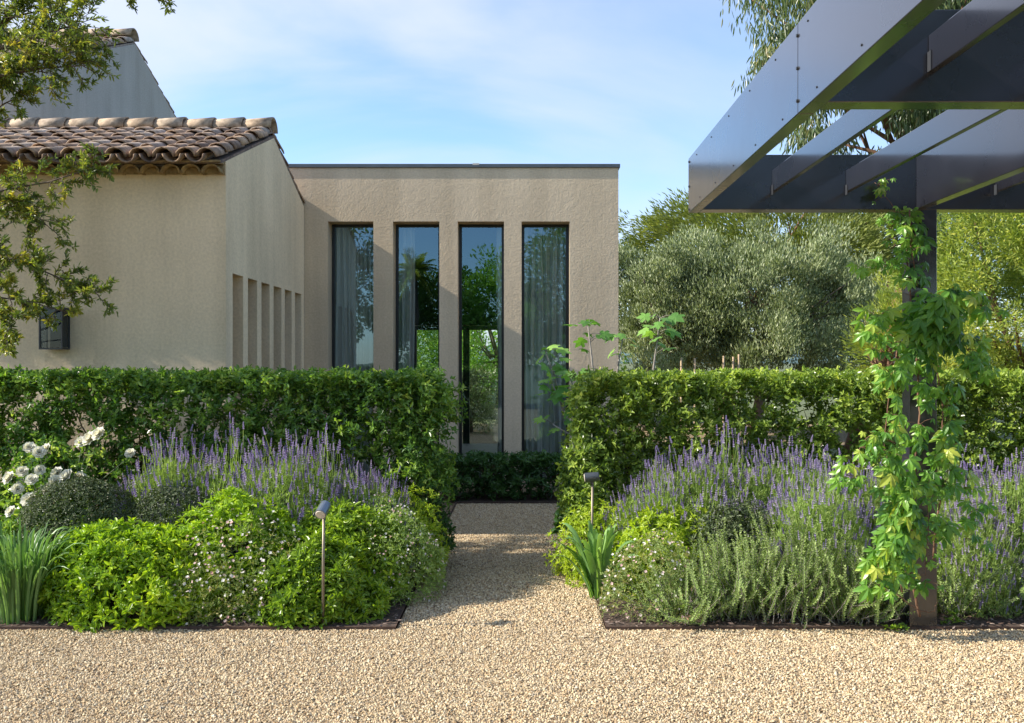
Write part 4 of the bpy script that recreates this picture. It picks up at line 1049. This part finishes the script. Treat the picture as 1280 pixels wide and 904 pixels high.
DT = 'background trees right of the flat-roofed building'
tree('olive_tree', 'large silvery olive tree directly right of the flat-roofed building', (4.9, 19.6, 0), 1.6, (4.87, 19.6, 2.5), (2.75, 2.0, 1.98), 330, 78000, .092, .031, L['olive'], M['bark'], 201, DT, .38, 'up', amp=.44, shell=.42, nlimb=22)
tree('olive_tree', 'smaller pale olive tree left of the creeper, lower than the big one', (7.7, 20.4, 0), 1.0, (7.8, 20.4, 1.9), (1.7, 1.4, 1.6), 90, 20000, .07, .018, L['olive'], M['bark_pale'], 202, DT, .32, 'up')
tree('dark_tree', 'dark evergreen tree touching the right edge of the flat-roofed building', (2.9, 21.5, 0), 1.5, (2.65, 21.5, 2.9), (1.1, 1.1, 1.4), 60, 14000, .09, .04, L['dark_tree'], M['bark'], 203, DT, .4, 'round', kind=4)
tree('pine_tree', 'broad yellow-green pine crown rising behind the big olive tree', (5.5, 25, 0), 2.4, (7.3, 25, 4.3), (4.4, 2.4, 2.1), 190, 52000, .17, .036, L['pine'], M['bark_brown'], 204, DT, .62, 'fan', tr=.25)
tree('pine_tree', 'dense darker pine crown behind the pergola post', (11, 26, 0), 2.2, (11.4, 26, 4.3), (3.4, 2.2, 2.5), 110, 30000, .17, .030, L['pine'], M['bark_brown'], 205, DT, .6, 'fan', tr=.25)
tree('golden_tree', 'feathery golden-green tree right of the pergola post', (6.9, 12.6, 0), .8, (7.0, 12.6, 2.2), (1.6, 1.3, 2.1), 200, 60000, .085, .019, L['golden'], M['bark_brown'], 206, DT, .34, 'round', shell=.5)
tree('golden_tree', 'feathery golden-green tree half hidden behind the creeper', (5.35, 13.8, 0), .8, (5.85, 14.0, 1.6), (.75, .7, 1.35), 60, 14000, .08, .014, L['golden'], M['bark_brown'], 207, DT, .3, 'fan')
tree('olive_tree', 'narrow silvery olive tree between the building corner and the big olive', (3.15, 19.4, 0), 1.2, (3.15, 19.4, 2.65), (1.1, 1.0, 1.55), 90, 22000, .088, .03, L['olive'], M['bark'], 212, DT, .32, 'up', shell=.4)
# eucalyptus
eu = tree('eucalyptus_tree', 'tall eucalyptus tree with hanging leaves above the pergola', (5.0, 14.2, 0), 3.6, (5.35, 13.5, 6.5), (2.0, 1.5, 2.3), 190, 36000, .15, .027, L['eucalypt'], M['bark_brown'], 208, DT, .42, 'hang', lean=(1.0, -.3), tr=.15, shell=.3, kind=6, lo=-.95)
tree('olive_bush', 'pale green bush seen in the gap beside the building corner', (2.35, 14.6, 0), .3, (2.1, 14.6, .95), (.55, .5, .75), 36, 7000, .06, .016, L['olive'], M['bark_pale'], 209, DT, .22, 'up', tr=.05)
# backdrop row closing the view at the right and left
tree('broad_tree', 'mid green broad tree behind the pine trees at far right', (17.5, 25, 0), 2, (17.5, 25, 3.4), (3.5, 2.2, 2.8), 90, 14000, .2, .08, L['broad'], M['bark'], 210, DT, .8, 'round')

# garden seen through the building
GT = 'sunlit garden trees seen through the building'
tree('garden_tree', 'bright green garden tree seen through the second tall window', (-3.3, 22.5, 0), .9, (-3.4, 22.5, 2.0), (1.4, 1.2, 1.9), 60, 11000, .12, .05, L['garden'], M['bark'], 221, GT, .42, 'round', tr=.09)
tree('garden_tree', 'light green garden tree with curved branches seen through the third tall window', (-.6, 24.5, 0), 1.2, (-.7, 24.5, 2.6), (1.5, 1.4, 2.1), 60, 10000, .12, .045, L['garden'], M['bark'], 222, GT, .42, 'round', tr=.10)
tree('garden_tree', 'pale bush seen low through the third tall window', (-1.2, 21.0, 0), .3, (-1.2, 21.0, .75), (.85, .6, .75), 36, 7000, .08, .03, L['olive'], M['bark'], 223, GT, .3, 'round', tr=.05)
tree('garden_tree', 'tall green garden tree standing behind the flat-roofed building', (-5.5, 28, 0), 1.2, (-5.0, 28, 2.3), (3.2, 2, 2.0), 60, 9000, .18, .07, L['broad'], M['bark'], 224, GT, .6, 'round')

tree('garden_tree', 'leafy green tree filling the right part of the view through the third window', (1.2, 26, 0), 1.0, (1.0, 26, 2.0), (1.6, 1.4, 2.0), 60, 10000, .14, .06, L['garden'], M['bark'], 225, GT, .5, 'round', tr=.09)
tree('garden_tree', 'low green shrubbery at the foot of the garden trees behind the building', (-2.4, 27, 0), .3, (-2.4, 27, 1.2), (2.4, .8, 1.3), 60, 9000, .13, .06, L['garden'], M['bark'], 226, GT, .45, 'round', tr=.05)
# trees behind the camera (most mirrored in the panes, the tallest added to darken the pergola)
BT = 'trees across the yard, mirrored in the tall windows'
def back_tree(lab, x, y, w, h, mat, seed):
    tree('offscreen_tree', lab, (x, y, 0), h*.3, (x, y, h*.55), (w, 1.6, h*.48), 70, 12000, .17, .075, mat, M['bark'], seed, BT, .62, 'round', shell=.4)
back_tree('tall dark tree across the yard mirrored in the leftmost window', -7.4, -10.5, 2.4, 7.2, L['broad'], 231)
back_tree('mid-height tree across the yard mirrored in the second window', -3.2, -11.5, 2.0, 4.9, L['broad'], 232)
back_tree('bushy tree across the yard mirrored in the third window', -.9, -10.5, 1.9, 5.0, L['garden'], 233)
back_tree('tall dark tree across the yard mirrored in the rightmost window', 2.2, -11, 2.2, 7.4, L['broad'], 234)
back_tree('unseen dark tree right of the mirrored row, raised to darken the pergola reflections', 5.4, -12, 3.2, 11.5, L['dark_tree'], 235)  # made tall and dark so the pergola fronts reflect less sky
tree('offscreen_tree', 'unseen very tall tree added far right to darken the pergola reflections', (9.2, -10.5, 0), 3.0, (9.2, -10.5, 6.6), (3.6, 2.2, 6.2), 110, 16000, .2, .09, L['dark_tree'], M['bark'], 236, BT, .8, 'round', shell=.3)  # this tree and the next are added out of view, darkening pergola reflections
tree('offscreen_tree', 'unseen very tall tree added beyond the others to darken the pergola reflections', (13.2, -9.0, 0), 3.0, (13.2, -9.0, 6.2), (3.6, 2.0, 6.0), 120, 17000, .2, .09, L['dark_tree'], M['bark'], 237, BT, .9, 'round', shell=.3)
pal = thing('palm_tree', 'palm tree across the yard mirrored in the second window', 'palm tree', (-3.9, -9.5, 0))
mb = MB(); mb.tube([(-3.9, -9.5, 0), (-3.95, -9.5, 2.4), (-3.9, -9.5, 4.7)], [.2, .15, .14], 12); mb.build('trunk', M['bark'], pal)
fo = MB(); r = np.random.default_rng(95)
for i in range(46):
    a = r.uniform(0, 2*pi); el = r.uniform(-.5, 1.3); o_ = np.array([cos(a)*cos(el), sin(a)*cos(el), sin(el)])
    s = np.linspace(0, 1, 26); ln = r.uniform(1.0, 1.35)
    C = np.array([-3.9, -9.5, 4.75])+o_*s[:, None]*ln+np.array([0, 0, -.75])*(s**2)[:, None]*cos(el)
    D = nrm(np.gradient(C, axis=0)); S = nrm(np.cross(D, [0, 0, 1.]))
    for sg in (1, -1): fo.leaves(C, D*.6+S*sg, np.tile([0, 0, 1.], (26, 1)), .34*(1-.6*s), .03, r.random(), .1, .3, 4)
    fo.tube(C, np.linspace(.012, .003, 26), 4, cap=False)
fo.build('crown', L['golden'], pal)

# ------------------------------------------------------------------ near tree at the upper left
nt_ = thing('evergreen_oak', 'small-leaved evergreen tree reaching in over the wall from the left edge', 'tree', (-5.0, 7.05, 0))
br = MB(); fo = MB(); r = np.random.default_rng(96)
br.tube([(-5.0, 7.05, 0), (-4.95, 7.05, 1.2), (-5.05, 7.0, 2.4), (-4.9, 7.0, 3.6), (-4.7, 7.0, 4.4)], [.13, .11, .09, .06, .03], 10)
def twig(b, e, n, dens=1.0, ln=.046):
    m = (b+e)/2+r.normal(0, .03, 3); s = np.linspace(0, 1, n)[:, None]
    C = (1-s)**2*b+2*s*(1-s)*m+s*s*e
    br.tube(C[::max(1, n//5)], np.linspace(.004, .0015, len(C[::max(1, n//5)])), 4)
    k = int(n*dens*2); u = r.uniform(.1, 1, k)[:, None]; P = (1-u)**2*b+2*u*(1-u)*m+u*u*e
    d = nrm(e-b); D = d*.7+nrm(r.normal(size=(k, 3)))*.9+np.array([0, 0, .15]); N = r.normal(size=(k, 3))*.6+[0, -.3, .8]
    tone = r.normal(.45, .2)
    fo.leaves(P, D, N, r.uniform(.7, 1.25, k)*ln, ln*.33, np.clip(tone+r.normal(0, .17, k), 0, 1), .2, .1, 6)
def branch(pts, nt, tl, rad=.02, dens=1.0, s0=.15):
    P = np.array([p if len(p) == 3 and isinstance(p, np.ndarray) else at(*p) for p in pts]); k = len(P)
    br.tube(P, np.linspace(rad*.6, rad*.12, k), 6)
    nt = int(nt*(1.9 if pts[-1][1] < 120 else 1.35))
    for i in range(nt):
        x = (s0+(1-s0)*i/max(1, nt-1))*(k-1); j = min(int(x), k-2); b = P[j]+(P[j+1]-P[j])*(x-j)
        d = nrm(P[j+1]-P[j]); o_ = nrm(d*.55+nrm(r.normal(size=3))*.95)
        L_ = tl*r.uniform(.55, 1.2); e = b+o_*L_
        twig(b, e, 14, dens)
        for q in range(2):
            b2 = b+(e-b)*r.uniform(.3, .8); twig(b2, b2+nrm(o_+nrm(r.normal(size=3))*.9)*L_*.6, 10, dens)
tk = lambda x, y, z: np.array([x, y, z])
branch([tk(-4.95, 7.0, 3.2), (-70, 110, 6.90), (0, 60, 6.80), (60, 40, 6.70), (100, 30, 6.65)], 26, .30, .035, 1.25)
branch([tk(-4.9, 7.0, 3.5), (-60, 60, 7.00), (20, 20, 7.00), (80, 8, 7.00)], 24, .30, .03, 1.25)
branch([tk(-4.95, 7.0, 3.2), (-60, 130, 6.70), (0, 95, 6.70), (55, 85, 6.70), (110, 82, 6.70)], 24, .22, .03, 1.2)
branch([tk(-4.9, 7.0, 3.7), (0, -20, 6.90), (90, -15, 6.80), (150, -8, 6.70), (195, -2, 6.70)], 14, .16, .02, .9)
branch([tk(-5.0, 7.0, 2.9), (-40, 160, 6.80), (5, 130, 6.80), (25, 120, 6.80)], 10, .2, .02, 1.1)
branch([tk(-5.02, 7.0, 2.3), (-60, 260, 6.80), (10, 236, 6.75), (60, 228, 6.70), (100, 215, 6.65), (118, 208, 6.65)], 17, .17, .02, .95, .35)
branch([tk(-5.02, 7.0, 2.2), (-50, 290, 6.90), (0, 262, 6.85), (30, 255, 6.80), (62, 285, 6.80)], 18, .22, .02, 1.1, .3)
branch([tk(-5.02, 7.0, 2.0), (-60, 320, 6.80), (0, 318, 6.80), (45, 335, 6.75), (85, 352, 6.75), (122, 368, 6.70)], 20, .17, .02, 1.0, .3)
branch([tk(-5.02, 7.0, 1.9), (-50, 350, 6.80), (0, 372, 6.80), (40, 378, 6.75), (88, 392, 6.75)], 12, .17, .02, 1.0, .35)
branch([tk(-5.02, 7.0, 1.8), (-40, 400, 6.80), (0, 428, 6.80), (16, 432, 6.80)], 5, .1, .012, 1.0, .6)
branch([tk(-5.02, 7.0, 2.2), (-40, 280, 6.60), (-5, 330, 6.60), (15, 380, 6.60), (14, 410, 6.60)], 14, .16, .015, 1.1, .3)
for i in range(5):
    e = np.array([-5.2, 7.2, 3.3])+nrm(r.normal(size=3))*[.9, .9, 1.3]; e[0] = min(e[0], -4.1)
    branch([tk(-5.0, 7.0, 3.0), (tk(-5.0, 7.0, 3.0)+e)/2+r.normal(0, .1, 3), e], 14, .35, .02, 1.1)
br.build('branches', M['bark'], nt_); fo.build('crown', L['olive_near'], nt_)
